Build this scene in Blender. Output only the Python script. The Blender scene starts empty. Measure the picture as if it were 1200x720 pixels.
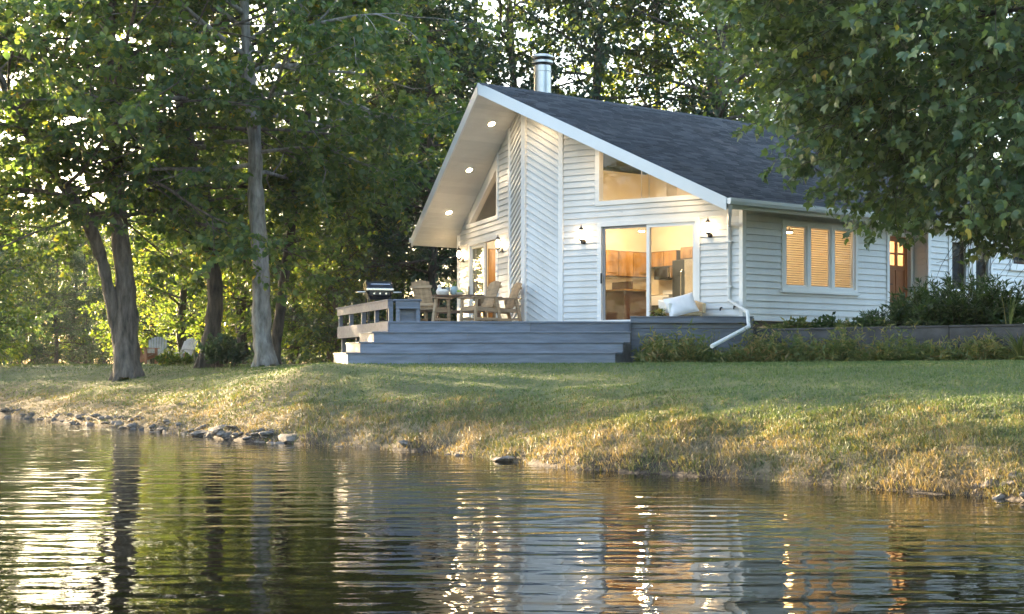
import bpy, math, random
import numpy as np
from mathutils import Vector
rng = np.random.default_rng(7); random.seed(7)
SC = bpy.context.scene; COL = SC.collection
R = math.radians
# ------------------------------------------------------------------ camera, sky, sun, exposure
E = 1.25                                   # eye height over the water (water is z = 0)
F, CX, YH = 1702.0, 600.0, 430.0           # focal length and horizon row, in photo pixels
cam_d = bpy.data.cameras.new('camera'); cam = bpy.data.objects.new('camera', cam_d); COL.objects.link(cam)
cam.location = (0, 0, E); cam.rotation_euler = (R(90), 0, 0)
cam_d.sensor_width = 36; cam_d.lens = 36 * F / 1200; cam_d.shift_y = (YH - 360) / 1200
cam_d.clip_start = .1; cam_d.clip_end = 6000
SC.camera = cam
SUN_AZ, SUN_EL = R(-45), R(11)             # azimuth from +Y, negative towards -X
wd = bpy.data.worlds.new('World'); SC.world = wd; wd.use_nodes = True
nt = wd.node_tree; bg = nt.nodes['Background']
sky = nt.nodes.new('ShaderNodeTexSky'); sky.sky_type = 'NISHITA'; sky.sun_disc = False
sky.sun_elevation = SUN_EL; sky.sun_rotation = SUN_AZ; sky.air_density = 1.0; sky.dust_density = 3.2; sky.ozone_density = 1.2
nt.links.new(sky.outputs[0], bg.inputs[0]); bg.inputs[1].default_value = .10
sd = bpy.data.lights.new('sun', 'SUN'); sd.energy = 5; sd.angle = R(.6); sd.color = (1, .76, .46)
so = bpy.data.objects.new('sun', sd); COL.objects.link(so)
sdir = Vector((math.sin(SUN_AZ) * math.cos(SUN_EL), math.cos(SUN_AZ) * math.cos(SUN_EL), math.sin(SUN_EL)))
so.rotation_euler = sdir.to_track_quat('Z', 'Y').to_euler()
vs = SC.view_settings
vs.view_transform = 'Standard'; vs.look = 'None'; vs.exposure = 3.8; vs.gamma = 1; vs.use_curve_mapping = False
SC.cycles.use_denoising = True
SC.cycles.max_bounces = 8; SC.cycles.transparent_max_bounces = 12; SC.cycles.sample_clamp_indirect = 6
SC.cycles.caustics_reflective = False; SC.cycles.caustics_refractive = False

def at(px, py, d):                          # photo pixel + distance -> point
    return ((px - CX) / F * d, d, E + (YH - py) / F * d)

# ------------------------------------------------------------------ materials
def nmat(name):
    m = bpy.data.materials.new(name); m.use_nodes = True
    nt = m.node_tree; p = nt.nodes['Principled BSDF']; return m, nt, p
def N(nt, t, **kw):
    n = nt.nodes.new(t)
    for k, v in kw.items(): setattr(n, k, v)
    return n
def ramp(nt, fac, stops):
    r = N(nt, 'ShaderNodeValToRGB'); el = r.color_ramp.elements
    while len(el) < len(stops): el.new(.5)
    for e, (p, c) in zip(el, stops): e.position = p; e.color = (*c, 1)
    nt.links.new(fac, r.inputs[0]); return r.outputs[0]
def noise(nt, scale, detail=4, rough=.55, vec=None, coord='Object', mscale=None):
    n = N(nt, 'ShaderNodeTexNoise'); n.inputs['Scale'].default_value = scale; n.inputs['Detail'].default_value = detail; n.inputs['Roughness'].default_value = rough
    tc = N(nt, 'ShaderNodeTexCoord'); o = tc.outputs[coord]
    if mscale:
        mp = N(nt, 'ShaderNodeMapping'); mp.inputs['Scale'].default_value = mscale; nt.links.new(o, mp.inputs[0]); o = mp.outputs[0]
    nt.links.new(o, n.inputs['Vector']); return n.outputs[0]
def vary(c, k): return tuple(max(0, x * k) for x in c)
def surf(name, c, rough=.6, var=.12, scale=3, bump=0, bscale=30, mscale=None, metal=0, spec=.5, c2=None, rnd=0, bdist=.02):
    m, nt, p = nmat(name)
    n = noise(nt, scale, 5, .6, mscale=mscale)
    col = ramp(nt, n, [(.3, c2 or vary(c, 1 - var)), (.7, vary(c, 1 + var))])
    if rnd:
        oi = N(nt, 'ShaderNodeObjectInfo'); rr_ = ramp(nt, oi.outputs['Random'], [(0, (1 - rnd,) * 3), (1, (1 + rnd * .6, 1 + rnd * .55, 1 + rnd * .5))])
        mq = N(nt, 'ShaderNodeMix', data_type='RGBA', blend_type='MULTIPLY'); mq.inputs[0].default_value = 1; nt.links.new(col, mq.inputs[6]); nt.links.new(rr_, mq.inputs[7]); col = mq.outputs[2]
    nt.links.new(col, p.inputs['Base Color']); p.inputs['Roughness'].default_value = rough; p.inputs['Metallic'].default_value = metal
    p.inputs['Specular IOR Level'].default_value = spec
    if bump:
        b = N(nt, 'ShaderNodeBump'); b.inputs['Strength'].default_value = bump; b.inputs['Distance'].default_value = bdist
        nt.links.new(noise(nt, bscale, 4, mscale=mscale), b.inputs['Height']); nt.links.new(b.outputs[0], p.inputs['Normal'])
    return m
def tint_leaf(name, stops, trans=.42, rough=.5, tcol=1.25):
    m, nt, p = nmat(name)
    a = N(nt, 'ShaderNodeAttribute', attribute_name='tint')
    col = ramp(nt, a.outputs['Fac'], stops)
    nt.links.new(col, p.inputs['Base Color']); p.inputs['Roughness'].default_value = rough; p.inputs['Specular IOR Level'].default_value = .5
    t = N(nt, 'ShaderNodeBsdfTranslucent'); mx = N(nt, 'ShaderNodeMixShader'); mx.inputs[0].default_value = trans
    mul = N(nt, 'ShaderNodeMix', data_type='RGBA', blend_type='MULTIPLY'); mul.inputs[0].default_value = 1
    nt.links.new(col, mul.inputs[6]); mul.inputs[7].default_value = (1.5 * tcol, 1.35 * tcol, .55 * tcol, 1)
    nt.links.new(mul.outputs[2], t.inputs[0])
    nt.links.new(p.outputs[0], mx.inputs[1]); nt.links.new(t.outputs[0], mx.inputs[2])
    nt.links.new(mx.outputs[0], nt.nodes['Material Output'].inputs[0]); return m
def emit(name, c, s):
    m, nt, p = nmat(name); p.inputs['Emission Color'].default_value = (*c, 1); p.inputs['Emission Strength'].default_value = s
    p.inputs['Base Color'].default_value = (*c, 1); return m
def glass(name, tintc=(1, 1, 1), refl=1.0):
    m, nt, p = nmat(name); nt.nodes.remove(p)
    t = N(nt, 'ShaderNodeBsdfTransparent'); t.inputs[0].default_value = (*tintc, 1)
    g = N(nt, 'ShaderNodeBsdfGlossy'); g.inputs['Roughness'].default_value = .01
    ge = N(nt, 'ShaderNodeNewGeometry'); dt = N(nt, 'ShaderNodeVectorMath', operation='DOT_PRODUCT'); nt.links.new(ge.outputs['Normal'], dt.inputs[0]); nt.links.new(ge.outputs['Incoming'], dt.inputs[1])
    ab = N(nt, 'ShaderNodeMath', operation='ABSOLUTE'); nt.links.new(dt.outputs['Value'], ab.inputs[0]); om = N(nt, 'ShaderNodeMath', operation='SUBTRACT'); om.inputs[0].default_value = 1; nt.links.new(ab.outputs[0], om.inputs[1])
    pw_ = N(nt, 'ShaderNodeMath', operation='POWER'); pw_.inputs[1].default_value = 5; nt.links.new(om.outputs[0], pw_.inputs[0])
    ml = N(nt, 'ShaderNodeMath', operation='MULTIPLY_ADD'); ml.inputs[1].default_value = .9 * refl; ml.inputs[2].default_value = .026 * refl; ml.use_clamp = True; nt.links.new(pw_.outputs[0], ml.inputs[0])
    mx = N(nt, 'ShaderNodeMixShader'); nt.links.new(ml.outputs[0], mx.inputs[0])
    nt.links.new(t.outputs[0], mx.inputs[1]); nt.links.new(g.outputs[0], mx.inputs[2])
    nt.links.new(mx.outputs[0], nt.nodes['Material Output'].inputs[0]); return m
M = {}
M['siding'] = surf('white_siding', (.70, .70, .70), .45, .05, 1.3, .15, 12, (1, 1, .25), c2=(.60, .595, .58), rnd=.06)
M['trim'] = surf('white_trim', (.77, .77, .77), .4, .03, 2)
M['soffit'] = surf('soffit_white', (.74, .725, .70), .5, .05, 3, rnd=.07)
M['deck'] = surf('grey_deck_paint', (.125, .145, .185), .5, .3, 5, .4, 30, (.35, 3, 3), rnd=.16)
M['deckpale'] = surf('weathered_deck_board', (.17, .17, .195), .65, .2, 3, .3, 30, (.5, 4, 4), rnd=.1)
M['metal'] = surf('steel_flue', (.5, .5, .5), .42, .1, 4, metal=1)
M['darkmetal'] = surf('dark_metal', (.03, .03, .032), .4, .1, 5, metal=.6)
M['gutter'] = surf('gutter_metal', (.72, .73, .73), .35, .05, 4)
M['black'] = surf('black_enamel', (.012, .012, .013), .18, .1, 5)
M['chrome'] = surf('grill_steel', (.6, .58, .55), .22, .1, 6, metal=1)
M['cedar'] = surf('weathered_wood', (.36, .25, .15), .7, .25, 4, .3, 40, (1, 1, 6), rnd=.15)
M['brownwood'] = surf('brown_table_wood', (.16, .085, .045), .5, .25, 4, .2, 40)
M['oak'] = surf('oak_cabinet', (.29, .15, .042), .45, .3, 3, .2, 30, (1, 1, .25), c2=(.15, .072, .018))
M['darkwood'] = surf('dark_island_wood', (.075, .03, .012), .5, .25, 3)
M['doorwood'] = surf('stained_door_wood', (.26, .085, .025), .4, .3, 2, .2, 20, (6, 6, .6))
M['plaster'] = surf('warm_plaster', (.70, .61, .46), .8, .03, 1)
M['foundation'] = surf('foundation_block', (.10, .10, .10), .9, .25, 3, .4, 20)
M['retain'] = surf('grey_retaining_board', (.055, .06, .07), .75, .4, 2, .5, 20, (.6, 3, 3), rnd=.15)
M['soil'] = surf('garden_soil', (.07, .05, .035), .95, .4, 4, .6, 18)
M['bark'] = surf('grey_bark', (.12, .10, .085), .9, .4, 8, 1, 14, (1, 1, .22), c2=(.03, .025, .02), bdist=.07)
M['barkdark'] = surf('dark_bark', (.075, .06, .048), .9, .4, 8, 1, 14, (1, 1, .22), c2=(.018, .015, .012), bdist=.07)
M['barkpale'] = surf('pale_lichen_bark', (.23, .22, .20), .9, .35, 7, 1, 12, (1, 1, .3), c2=(.075, .068, .06), bdist=.07)
M['rock'] = surf('shore_stone', (.15, .132, .115), .85, .4, 5, .8, 14, c2=(.05, .043, .037), rnd=.4)
M['white'] = surf('white_paint', (.78, .77, .74), .5, .05, 3)
M['oldwhite'] = surf('weathered_white_paint', (.40, .39, .37), .8, .2, 6)
M['fabric'] = surf('white_cushion_fabric', (.8, .8, .84), .9, .05, 8, .4, 60)
M['pot'] = surf('glazed_pot', (.32, .40, .43), .3, .1, 5)
M['wicker'] = surf('tan_wicker', (.50, .38, .23), .8, .2, 8, .5, 60)
M['redwood'] = surf('red_brown_chair_paint', (.34, .15, .09), .7, .2, 4)
M['glass'] = glass('window_glass')
M['lampglass'] = glass('lamp_glass')
M['bulb'] = emit('lit_bulb', (1, .70, .36), 5)
M['pot_light'] = emit('lit_recessed_lamp', (1, .74, .42), 6)
M['leafmaple'] = tint_leaf('maple_leaves', [(0, (.034, .072, .036)), (.5, (.074, .13, .046)), (.85, (.145, .18, .045)), (1, (.26, .21, .04))], .52)
M['leafmid'] = tint_leaf('woodland_leaves', [(0, (.036, .07, .026)), (.5, (.08, .13, .034)), (.85, (.17, .195, .038)), (1, (.32, .24, .035))], .5)
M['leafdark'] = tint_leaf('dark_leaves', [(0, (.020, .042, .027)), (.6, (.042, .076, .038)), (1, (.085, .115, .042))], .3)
M['leafright'] = tint_leaf('broad_leaves', [(0, (.046, .086, .050)), (.5, (.09, .15, .074)), (.85, (.15, .205, .09)), (1, (.23, .23, .08))], .45, .34)
M['needle'] = tint_leaf('evergreen_leaves', [(0, (.022, .046, .024)), (.6, (.055, .10, .036)), (1, (.12, .16, .055))], .3)
M['grass'] = tint_leaf('grass_blades', [(0, (.032, .07, .020)), (.45, (.08, .13, .036)), (.72, (.165, .155, .06)), (1, (.30, .235, .135))], .3, .6, .9)
M['bankgrass'] = tint_leaf('dry_bank_grass', [(0, (.04, .07, .022)), (.4, (.095, .105, .042)), (.68, (.165, .135, .075)), (1, (.27, .21, .135))], .3, .6, .85)
M['weed'] = tint_leaf('weed_leaves', [(0, (.06, .105, .034)), (.5, (.125, .165, .058)), (.8, (.25, .225, .09)), (1, (.35, .24, .14))], .38)
def ground_mat():
    m, nt, p = nmat('ground_turf')
    g = ramp(nt, noise(nt, .35, 6, .65), [(.3, (.035, .055, .018)), (.55, (.065, .085, .026)), (.75, (.14, .125, .05))])
    a = N(nt, 'ShaderNodeAttribute', attribute_name='bank')
    b = ramp(nt, noise(nt, 2.2, 6, .7), [(.3, (.06, .045, .03)), (.6, (.15, .12, .065)), (.8, (.22, .17, .09))])
    mx = N(nt, 'ShaderNodeMix', data_type='RGBA'); nt.links.new(a.outputs['Fac'], mx.inputs[0]); nt.links.new(g, mx.inputs[6]); nt.links.new(b, mx.inputs[7])
    aw = N(nt, 'ShaderNodeAttribute', attribute_name='wet'); mw = N(nt, 'ShaderNodeMix', data_type='RGBA'); nt.links.new(aw.outputs['Fac'], mw.inputs[0]); nt.links.new(mx.outputs[2], mw.inputs[6]); mw.inputs[7].default_value = (.03, .022, .015, 1)
    nt.links.new(mw.outputs[2], p.inputs['Base Color']); p.inputs['Roughness'].default_value = .95
    bp = N(nt, 'ShaderNodeBump'); bp.inputs['Strength'].default_value = .8; bp.inputs['Distance'].default_value = .06
    nt.links.new(noise(nt, 9, 5, .7), bp.inputs['Height']); nt.links.new(bp.outputs[0], p.inputs['Normal']); return m
M['ground'] = ground_mat()
def water_mat():
    m, nt, p = nmat('pond_water')
    p.inputs['Base Color'].default_value = (.003, .0032, .002, 1); p.inputs['Roughness'].default_value = .02; p.inputs['IOR'].default_value = 1.33
    p.inputs['Specular IOR Level'].default_value = .6
    b = N(nt, 'ShaderNodeBump'); b.inputs['Strength'].default_value = 1.0; b.inputs['Distance'].default_value = .022
    big = noise(nt, 1, 1.0, .35, mscale=(1.35, 3.6, 1)); fine = noise(nt, 1, 2, .5, mscale=(4, 9, 1)); patch = ramp(nt, noise(nt, .22, 2, .5), [(.35, (.45,) * 3), (.65, (1,) * 3)])
    a = N(nt, 'ShaderNodeMath', operation='MULTIPLY_ADD'); a.inputs[1].default_value = .16; nt.links.new(fine, a.inputs[0]); nt.links.new(big, a.inputs[2])
    c = N(nt, 'ShaderNodeMath', operation='MULTIPLY'); nt.links.new(a.outputs[0], c.inputs[0]); nt.links.new(patch, c.inputs[1])
    nt.links.new(c.outputs[0], b.inputs['Height']); nt.links.new(b.outputs[0], p.inputs['Normal']); return m
M['water'] = water_mat()
def shingle_mat():
    m, nt, p = nmat('slate_grey_shingles')
    a = N(nt, 'ShaderNodeAttribute', attribute_name='tint')
    c = ramp(nt, a.outputs['Fac'], [(0, (.016, .017, .020)), (.6, (.040, .042, .047)), (1, (.080, .080, .082))])
    n = ramp(nt, noise(nt, .5, 5, .65, mscale=(.5, 2, 1)), [(.35, (.75, .75, .78)), (.55, (1, 1, 1)), (.75, (1.25, 1.08, .98))])
    mx = N(nt, 'ShaderNodeMix', data_type='RGBA', blend_type='MULTIPLY'); mx.inputs[0].default_value = 1
    nt.links.new(c, mx.inputs[6]); nt.links.new(n, mx.inputs[7]); nt.links.new(mx.outputs[2], p.inputs['Base Color'])
    p.inputs['Roughness'].default_value = .85; return m
M['shingle'] = shingle_mat()
M['shinglecap'] = surf('ridge_shingle', (.035, .038, .045), .85, .3, 4)

# ------------------------------------------------------------------ mesh helpers
class MB:
    def __init__(s): s.v = []; s.f = []
    def poly(s, pts): i = len(s.v); s.v += [tuple(p) for p in pts]; s.f.append(tuple(range(i, i + len(pts)))); return s
    def prism(s, a, b):                    # two matching loops
        i = len(s.v); n = len(a); s.v += [tuple(p) for p in a] + [tuple(p) for p in b]
        s.f.append(tuple(range(i + n - 1, i - 1, -1))); s.f.append(tuple(range(i + n, i + 2 * n)))
        for k in range(n): s.f.append((i + k, i + (k + 1) % n, i + n + (k + 1) % n, i + n + k))
        return s
    def box(s, x0, x1, y0, y1, z0, z1):
        return s.prism([(x0, y0, z0), (x1, y0, z0), (x1, y1, z0), (x0, y1, z0)], [(x0, y0, z1), (x1, y0, z1), (x1, y1, z1), (x0, y1, z1)])
    def bar(s, p, q, w, h, up=(0, 0, 1)):  # rectangular bar from p to q
        p = Vector(p); q = Vector(q); d = (q - p).normalized(); u = Vector(up)
        if abs(d.dot(u)) > .98: u = Vector((0, 1, 0))
        a = d.cross(u).normalized() * w / 2; b = a.cross(d).normalized() * h / 2
        return s.prism([p - a - b, p + a - b, p + a + b, p - a + b], [q - a - b, q + a - b, q + a + b, q - a + b])
    def tube(s, pts, rad, n=8, cap=True):
        pts = [Vector(p) for p in pts]
        if not hasattr(rad, '__len__'): rad = [rad] * len(pts)
        i0 = len(s.v); prev = None
        for k, p in enumerate(pts):
            d = (pts[min(k + 1, len(pts) - 1)] - pts[max(k - 1, 0)]).normalized()
            a = prev if prev is not None else Vector((1, 0, 0)) if abs(d.x) < .8 else Vector((0, 1, 0))
            a = (a - d * a.dot(d)).normalized(); prev = a; b = d.cross(a)
            for j in range(n):
                t = 2 * math.pi * j / n; s.v.append(tuple(p + (a * math.cos(t) + b * math.sin(t)) * rad[k]))
        for k in range(len(pts) - 1):
            for j in range(n):
                a0 = i0 + k * n + j; a1 = i0 + k * n + (j + 1) % n; s.f.append((a0, a1, a1 + n, a0 + n))
        if cap: s.f.append(tuple(range(i0 + n - 1, i0 - 1, -1))); e = i0 + (len(pts) - 1) * n; s.f.append(tuple(range(e, e + n)))
        return s
    def lathe(s, prof, c=(0, 0, 0), n=16):
        return s.tube([(c[0], c[1], c[2] + z) for r, z in prof], [max(r, .0005) for r, z in prof], n)
    def mesh(s, name):
        me = bpy.data.meshes.new(name); me.from_pydata(s.v, [], s.f); me.update(); return me
    def build(s, name, m, parent=None, smooth=False, bevel=0, **props):
        o = bpy.data.objects.new(name, s.mesh(name)); COL.objects.link(o); o.data.materials.append(M[m] if isinstance(m, str) else m)
        if parent: o.parent = parent
        if smooth:
            o.data.polygons.foreach_set('use_smooth', [True] * len(o.data.polygons)); o.data.set_sharp_from_angle(angle=R(40))
        if bevel:
            b = o.modifiers.new('bevel', 'BEVEL'); b.width = bevel; b.segments = 2; b.limit_method = 'ANGLE'
        for k, v in props.items(): o[k] = v
        return o
def tag(o, label=None, cat=None, group=None, kind=None):
    for k, v in (('label', label), ('category', cat), ('group', group), ('kind', kind)):
        if v: o[k] = v
    return o
def empty(name, loc=(0, 0, 0), rz=0, **kw):
    o = bpy.data.objects.new(name, None); COL.objects.link(o); o.location = loc; o.rotation_euler = (0, 0, rz); o.empty_display_size = .2
    return tag(o, **kw)
def copy_tree(o, parent=None):
    c = o.copy(); COL.objects.link(c); c.parent = parent
    for ch in o.children: copy_tree(ch, c)
    return c
def np_mesh(name, V, faces, m, parent=None, tint=None, extra=None, smooth=False):
    """V (n,3); faces: list of (k, m) int arrays of equal-length polygons"""
    me = bpy.data.meshes.new(name); me.vertices.add(len(V)); me.vertices.foreach_set('co', np.ascontiguousarray(V, np.float32).ravel())
    idx = np.concatenate([f.ravel() for f in faces]).astype(np.int32); tot = np.concatenate([np.full(len(f), f.shape[1]) for f in faces])
    st = np.concatenate([[0], np.cumsum(tot)[:-1]]).astype(np.int32)
    me.loops.add(len(idx)); me.loops.foreach_set('vertex_index', idx)
    me.polygons.add(len(tot)); me.polygons.foreach_set('loop_start', st)
    if smooth: me.polygons.foreach_set('use_smooth', np.ones(len(tot), bool))
    if tint is not None:
        a = me.attributes.new('tint', 'FLOAT', 'FACE'); a.data.foreach_set('value', np.ascontiguousarray(tint, np.float32))
    if extra:
        for k, v in extra.items():
            a = me.attributes.new(k, 'FLOAT', 'POINT'); a.data.foreach_set('value', np.ascontiguousarray(v, np.float32))
    me.update(calc_edges=True)
    o = bpy.data.objects.new(name, me); COL.objects.link(o); me.materials.append(M[m])
    if parent: o.parent = parent
    return o

# ------------------------------------------------------------------ ground and water
SHORE = np.array([(40, -40), (22, -12), (14, 0), (9, 8), (6.5, 11.2), (4.78, 13.55), (4.38, 14), (3.73, 14.7), (3.04, 15.5), (1.96, 16.7), (.7, 17.7), (0, 19.05),
                  (-1.25, 21.3), (-2.66, 22.6), (-4.55, 24.5), (-5.94, 26.6), (-7.58, 29.1), (-10.25, 32.7), (-12.9, 36.7), (-17, 41.5), (-25, 48), (-40, 56), (-70, 66), (-140, 90), (-400, 150)], float)
PS = np.array([-30, -6, -1, 0, .25, .6, 1.2, 2.5, 4, 6, 9, 14]); PZ = np.array([-3, -1.6, -.35, -.04, .16, .31, .5, .84, 1.1, 1.27, 1.33, 1.33])
def wob(x, y): return .5 * np.sin(1.3 * x + .7 * y + 1) * np.sin(.9 * y - .4 * x) + .3 * np.sin(3.1 * x - 1.7 * y) * np.sin(2.3 * y + x + 2) + .2 * np.sin(6.3 * x + 4.1 * y) * np.sin(5.2 * y - 3 * x)
def shore_s(x, y):
    x = np.asarray(x, float); y = np.asarray(y, float); best = np.full(x.shape, 1e9); sg = np.ones(x.shape)
    for (ax, ay), (bx, by) in zip(SHORE[:-1], SHORE[1:]):
        dx, dy = bx - ax, by - ay; t = np.clip(((x - ax) * dx + (y - ay) * dy) / (dx * dx + dy * dy), 0, 1)
        d = np.hypot(x - ax - t * dx, y - ay - t * dy); k = d < best
        best = np.where(k, d, best); sg = np.where(k, np.where(dx * (y - ay) - dy * (x - ax) < 0, 1, -1), sg)
    return best * sg
def gz(x, y):
    x = np.asarray(x, float); y = np.asarray(y, float); s = shore_s(x, y) + .22 * wob(x * 1.1, y * 1.1)
    z = np.interp(s, PS, PZ); w = np.clip(s / 1.0, 0, 1) * np.clip((5 - s) / 3, .12, 1)
    z = z + .055 * w * wob(x * 2.2 + 3, y * 2.2) + .02 * wob(x * .5, y * .5) * np.clip(s, 0, 1)
    dd = np.hypot(x - np.clip(x, -3.9, 8), y - np.clip(y, 28.3, 33)); return z + np.maximum(0, E + .055 - z) * np.clip(1 - dd / 5.0, 0, 1) ** 2 * np.clip((s - .8) / 2.2, 0, 1)
def axis(lo, a, b, hi, st, grow=1.22):
    mid = list(np.arange(a, b, st)); r = []; k = st; p = mid[-1]
    while p < hi: k *= grow; p += k; r.append(p)
    l = []; k = st; p = a
    while p > lo: k *= grow; p -= k; l.append(p)
    return np.array(l[::-1] + mid + r)
gx = axis(-700, -16, 12, 700, .17); gy = axis(-280, 10, 44, 900, .17)
XX, YY = np.meshgrid(gx, gy); ZZ = gz(XX, YY)
S_ = shore_s(XX, YY); nx, ny = len(gx), len(gy)
ii = np.arange(nx * ny).reshape(ny, nx); q = np.stack([ii[:-1, :-1], ii[:-1, 1:], ii[1:, 1:], ii[1:, :-1]], -1).reshape(-1, 4)
bank = np.clip((2.6 - S_ + .8 * wob(XX, YY)) / 1.6, 0, 1)
g = np_mesh('ground', np.stack([XX, YY, ZZ], -1).reshape(-1, 3), [q], 'ground', extra={'bank': bank.ravel(), 'wet': np.clip((.38 - S_ + .12 * wob(XX * 2, YY * 2)) / .25, 0, 1).ravel()}, smooth=True); tag(g, kind='structure')
w = MB().poly([(-600, -200, 0), (60, -200, 0), (60, 160, 0), (-600, 160, 0)]).build('water', 'water'); tag(w, kind='structure')

# ------------------------------------------------------------------ house
TH = .658; V0 = (.303, 33.48); FLOOR = E + .93
house = empty('cottage', (V0[0], V0[1], FLOOR), TH - math.pi / 2, label='white clapboard cottage with prow gable and grey shingle roof behind the deck', cat='house')
el = np.array([math.sin(TH), -math.cos(TH)]); er = np.array([math.cos(TH), math.sin(TH)])
def HW(l, b, z=0): q = np.array(V0) + l * el + b * er; return (q[0], q[1], FLOOR + z)     # house local -> world
ZR, PT, W_ = 5.44, .518, 5.1
BACK = 17.0
AF, EL_, EF = -1.308, 5.68, .70
def top(l): return ZR - PT * abs(l)
def bfront(l): return AF + (EF - AF) * abs(l) / EL_
SOF = .22
J, C_ = (.948, .303), (W_, 1.81)
class Fr:                                   # a wall frame: s along the wall, z up, o outwards
    def __init__(s, a, b):
        s.a = np.array(a, float); d = np.array(b, float) - s.a; s.L = np.hypot(*d); s.d = d / s.L; s.n = np.array([s.d[1], -s.d[0]])
    def P(s, t, z, o=0): q = s.a + s.d * t + s.n * o; return (q[0], q[1], z)
    def l(s, t): return (s.a + s.d * t)[0]
def clip(poly, a, b, c):
    out = []
    for i, p in enumerate(poly):
        q = poly[(i + 1) % len(poly)]; fp = a * p[0] + b * p[1] - c; fq = a * q[0] + b * q[1] - c
        if fp <= 0: out.append(p)
        if (fp < 0 < fq) or (fq < 0 < fp): t = fp / (fp - fq); out.append((p[0] + t * (q[0] - p[0]), p[1] + t * (q[1] - p[1])))
    return out
def plate(mb, fr, poly, o0, o1):
    if callable(o1): mb.prism([fr.P(s, z, o0) for s, z in poly], [fr.P(s, z, o1(s, z)) for s, z in poly])
    else: mb.prism([fr.P(s, z, o0) for s, z in poly], [fr.P(s, z, o1) for s, z in poly])
def wbox(mb, fr, s0, s1, z0, z1, o0, o1): plate(mb, fr, [(s0, z0), (s1, z0), (s1, z1), (s0, z1)], o0, o1); return mb
def area(p): return abs(sum(p[i][0] * p[(i + 1) % len(p)][1] - p[(i + 1) % len(p)][0] * p[i][1] for i in range(len(p)))) / 2
def regions(s0, s1, z0, tops, holes):
    """convex polygons of a wall with upper limits tops [(a,b,c)] and rectangular holes (s0,s1,z0,z1); z1 None: open to the top"""
    cuts = sorted({s0, s1} | {h[0] for h in holes} | {h[1] for h in holes}); out = []
    for a, b in zip(cuts[:-1], cuts[1:]):
        hs = sorted([h for h in holes if h[0] <= a + 1e-6 and h[1] >= b - 1e-6], key=lambda h: h[2]); z = z0; segs = []
        for h in hs:
            if h[2] > z: segs.append((z, h[2]))
            z = h[3] if h[3] is not None else None
            if z is None: break
        if z is not None: segs.append((z, 50))
        for u, v in segs:
            p = [(a, u), (b, u), (b, v), (a, v)]
            for t in tops: p = clip(p, *t)
            if len(p) > 2 and area(p) > .002: out.append((p, (a, b)))
    return out
def boards(parent, fr, regs, z0, z1, ex=.14, k=0, grooves=True):
    """lapped boards, each an object: w = z - k s runs in courses"""
    hh = ex * math.sqrt(1 + k * k); ws = z0
    while ws < z1:
        merged = []
        for p, _ in regs:
            pp = clip(clip(p, k, -1, -ws), -k, 1, ws + hh * (.90 if k else 1))
            if len(pp) > 2 and area(pp) > .0015: merged.append(pp)
        # join side by side pieces of one course into single boards where they touch over full height
        merged.sort(key=lambda p: min(x[0] for x in p)); done = []
        for p in merged:
            if done and k == 0:
                q = done[-1]; qs = max(x[0] for x in q); ps = min(x[0] for x in p)
                if abs(qs - ps) < 1e-5 and abs(max(x[1] for x in q if abs(x[0] - qs) < 1e-5) - max(x[1] for x in p if abs(x[0] - ps) < 1e-5)) < 1e-4 \
                   and abs(min(x[1] for x in q if abs(x[0] - qs) < 1e-5) - min(x[1] for x in p if abs(x[0] - ps) < 1e-5)) < 1e-4:
                    allp = [x for x in q if abs(x[0] - qs) > 1e-5] + [x for x in p if abs(x[0] - ps) > 1e-5]
                    c = (sum(x[0] for x in allp) / len(allp), sum(x[1] for x in allp) / len(allp)); allp.sort(key=lambda x: math.atan2(x[1] - c[1], x[0] - c[0]))
                    done[-1] = allp; continue
            done.append(p)
        cutd = []
        for p in done:
            a_, b_ = min(x[0] for x in p), max(x[0] for x in p)
            if k == 0 and b_ - a_ > 2.0 and random.random() < .75:
                c_ = random.uniform(a_ + .6, b_ - .6); cutd += [clip(p, 1, 0, c_ - .0015), clip(p, -1, 0, -c_ - .0015)]
            else: cutd.append(p)
        for p in cutd:
            mb = MB(); w0 = ws; j = random.uniform(-.0015, .0015)
            plate(mb, fr, p, .001, lambda s, z: .006 + j + (.032 if k else .029) * (1 - (z - k * s - w0) / hh)); mb.build('clapboard', 'siding', parent)
        ws += hh
def frame_rect(mb, fr, s0, s1, z0, z1, w, o0, o1, bottom=True):
    wbox(mb, fr, s0, s0 + w, z0, z1, o0, o1); wbox(mb, fr, s1 - w, s1, z0, z1, o0, o1)
    wbox(mb, fr, s0 + w, s1 - w, z1 - w, z1, o0, o1 - .002)
    if bottom: wbox(mb, fr, s0 + w, s1 - w, z0, z0 + w, o0, o1 - .002)

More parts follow.
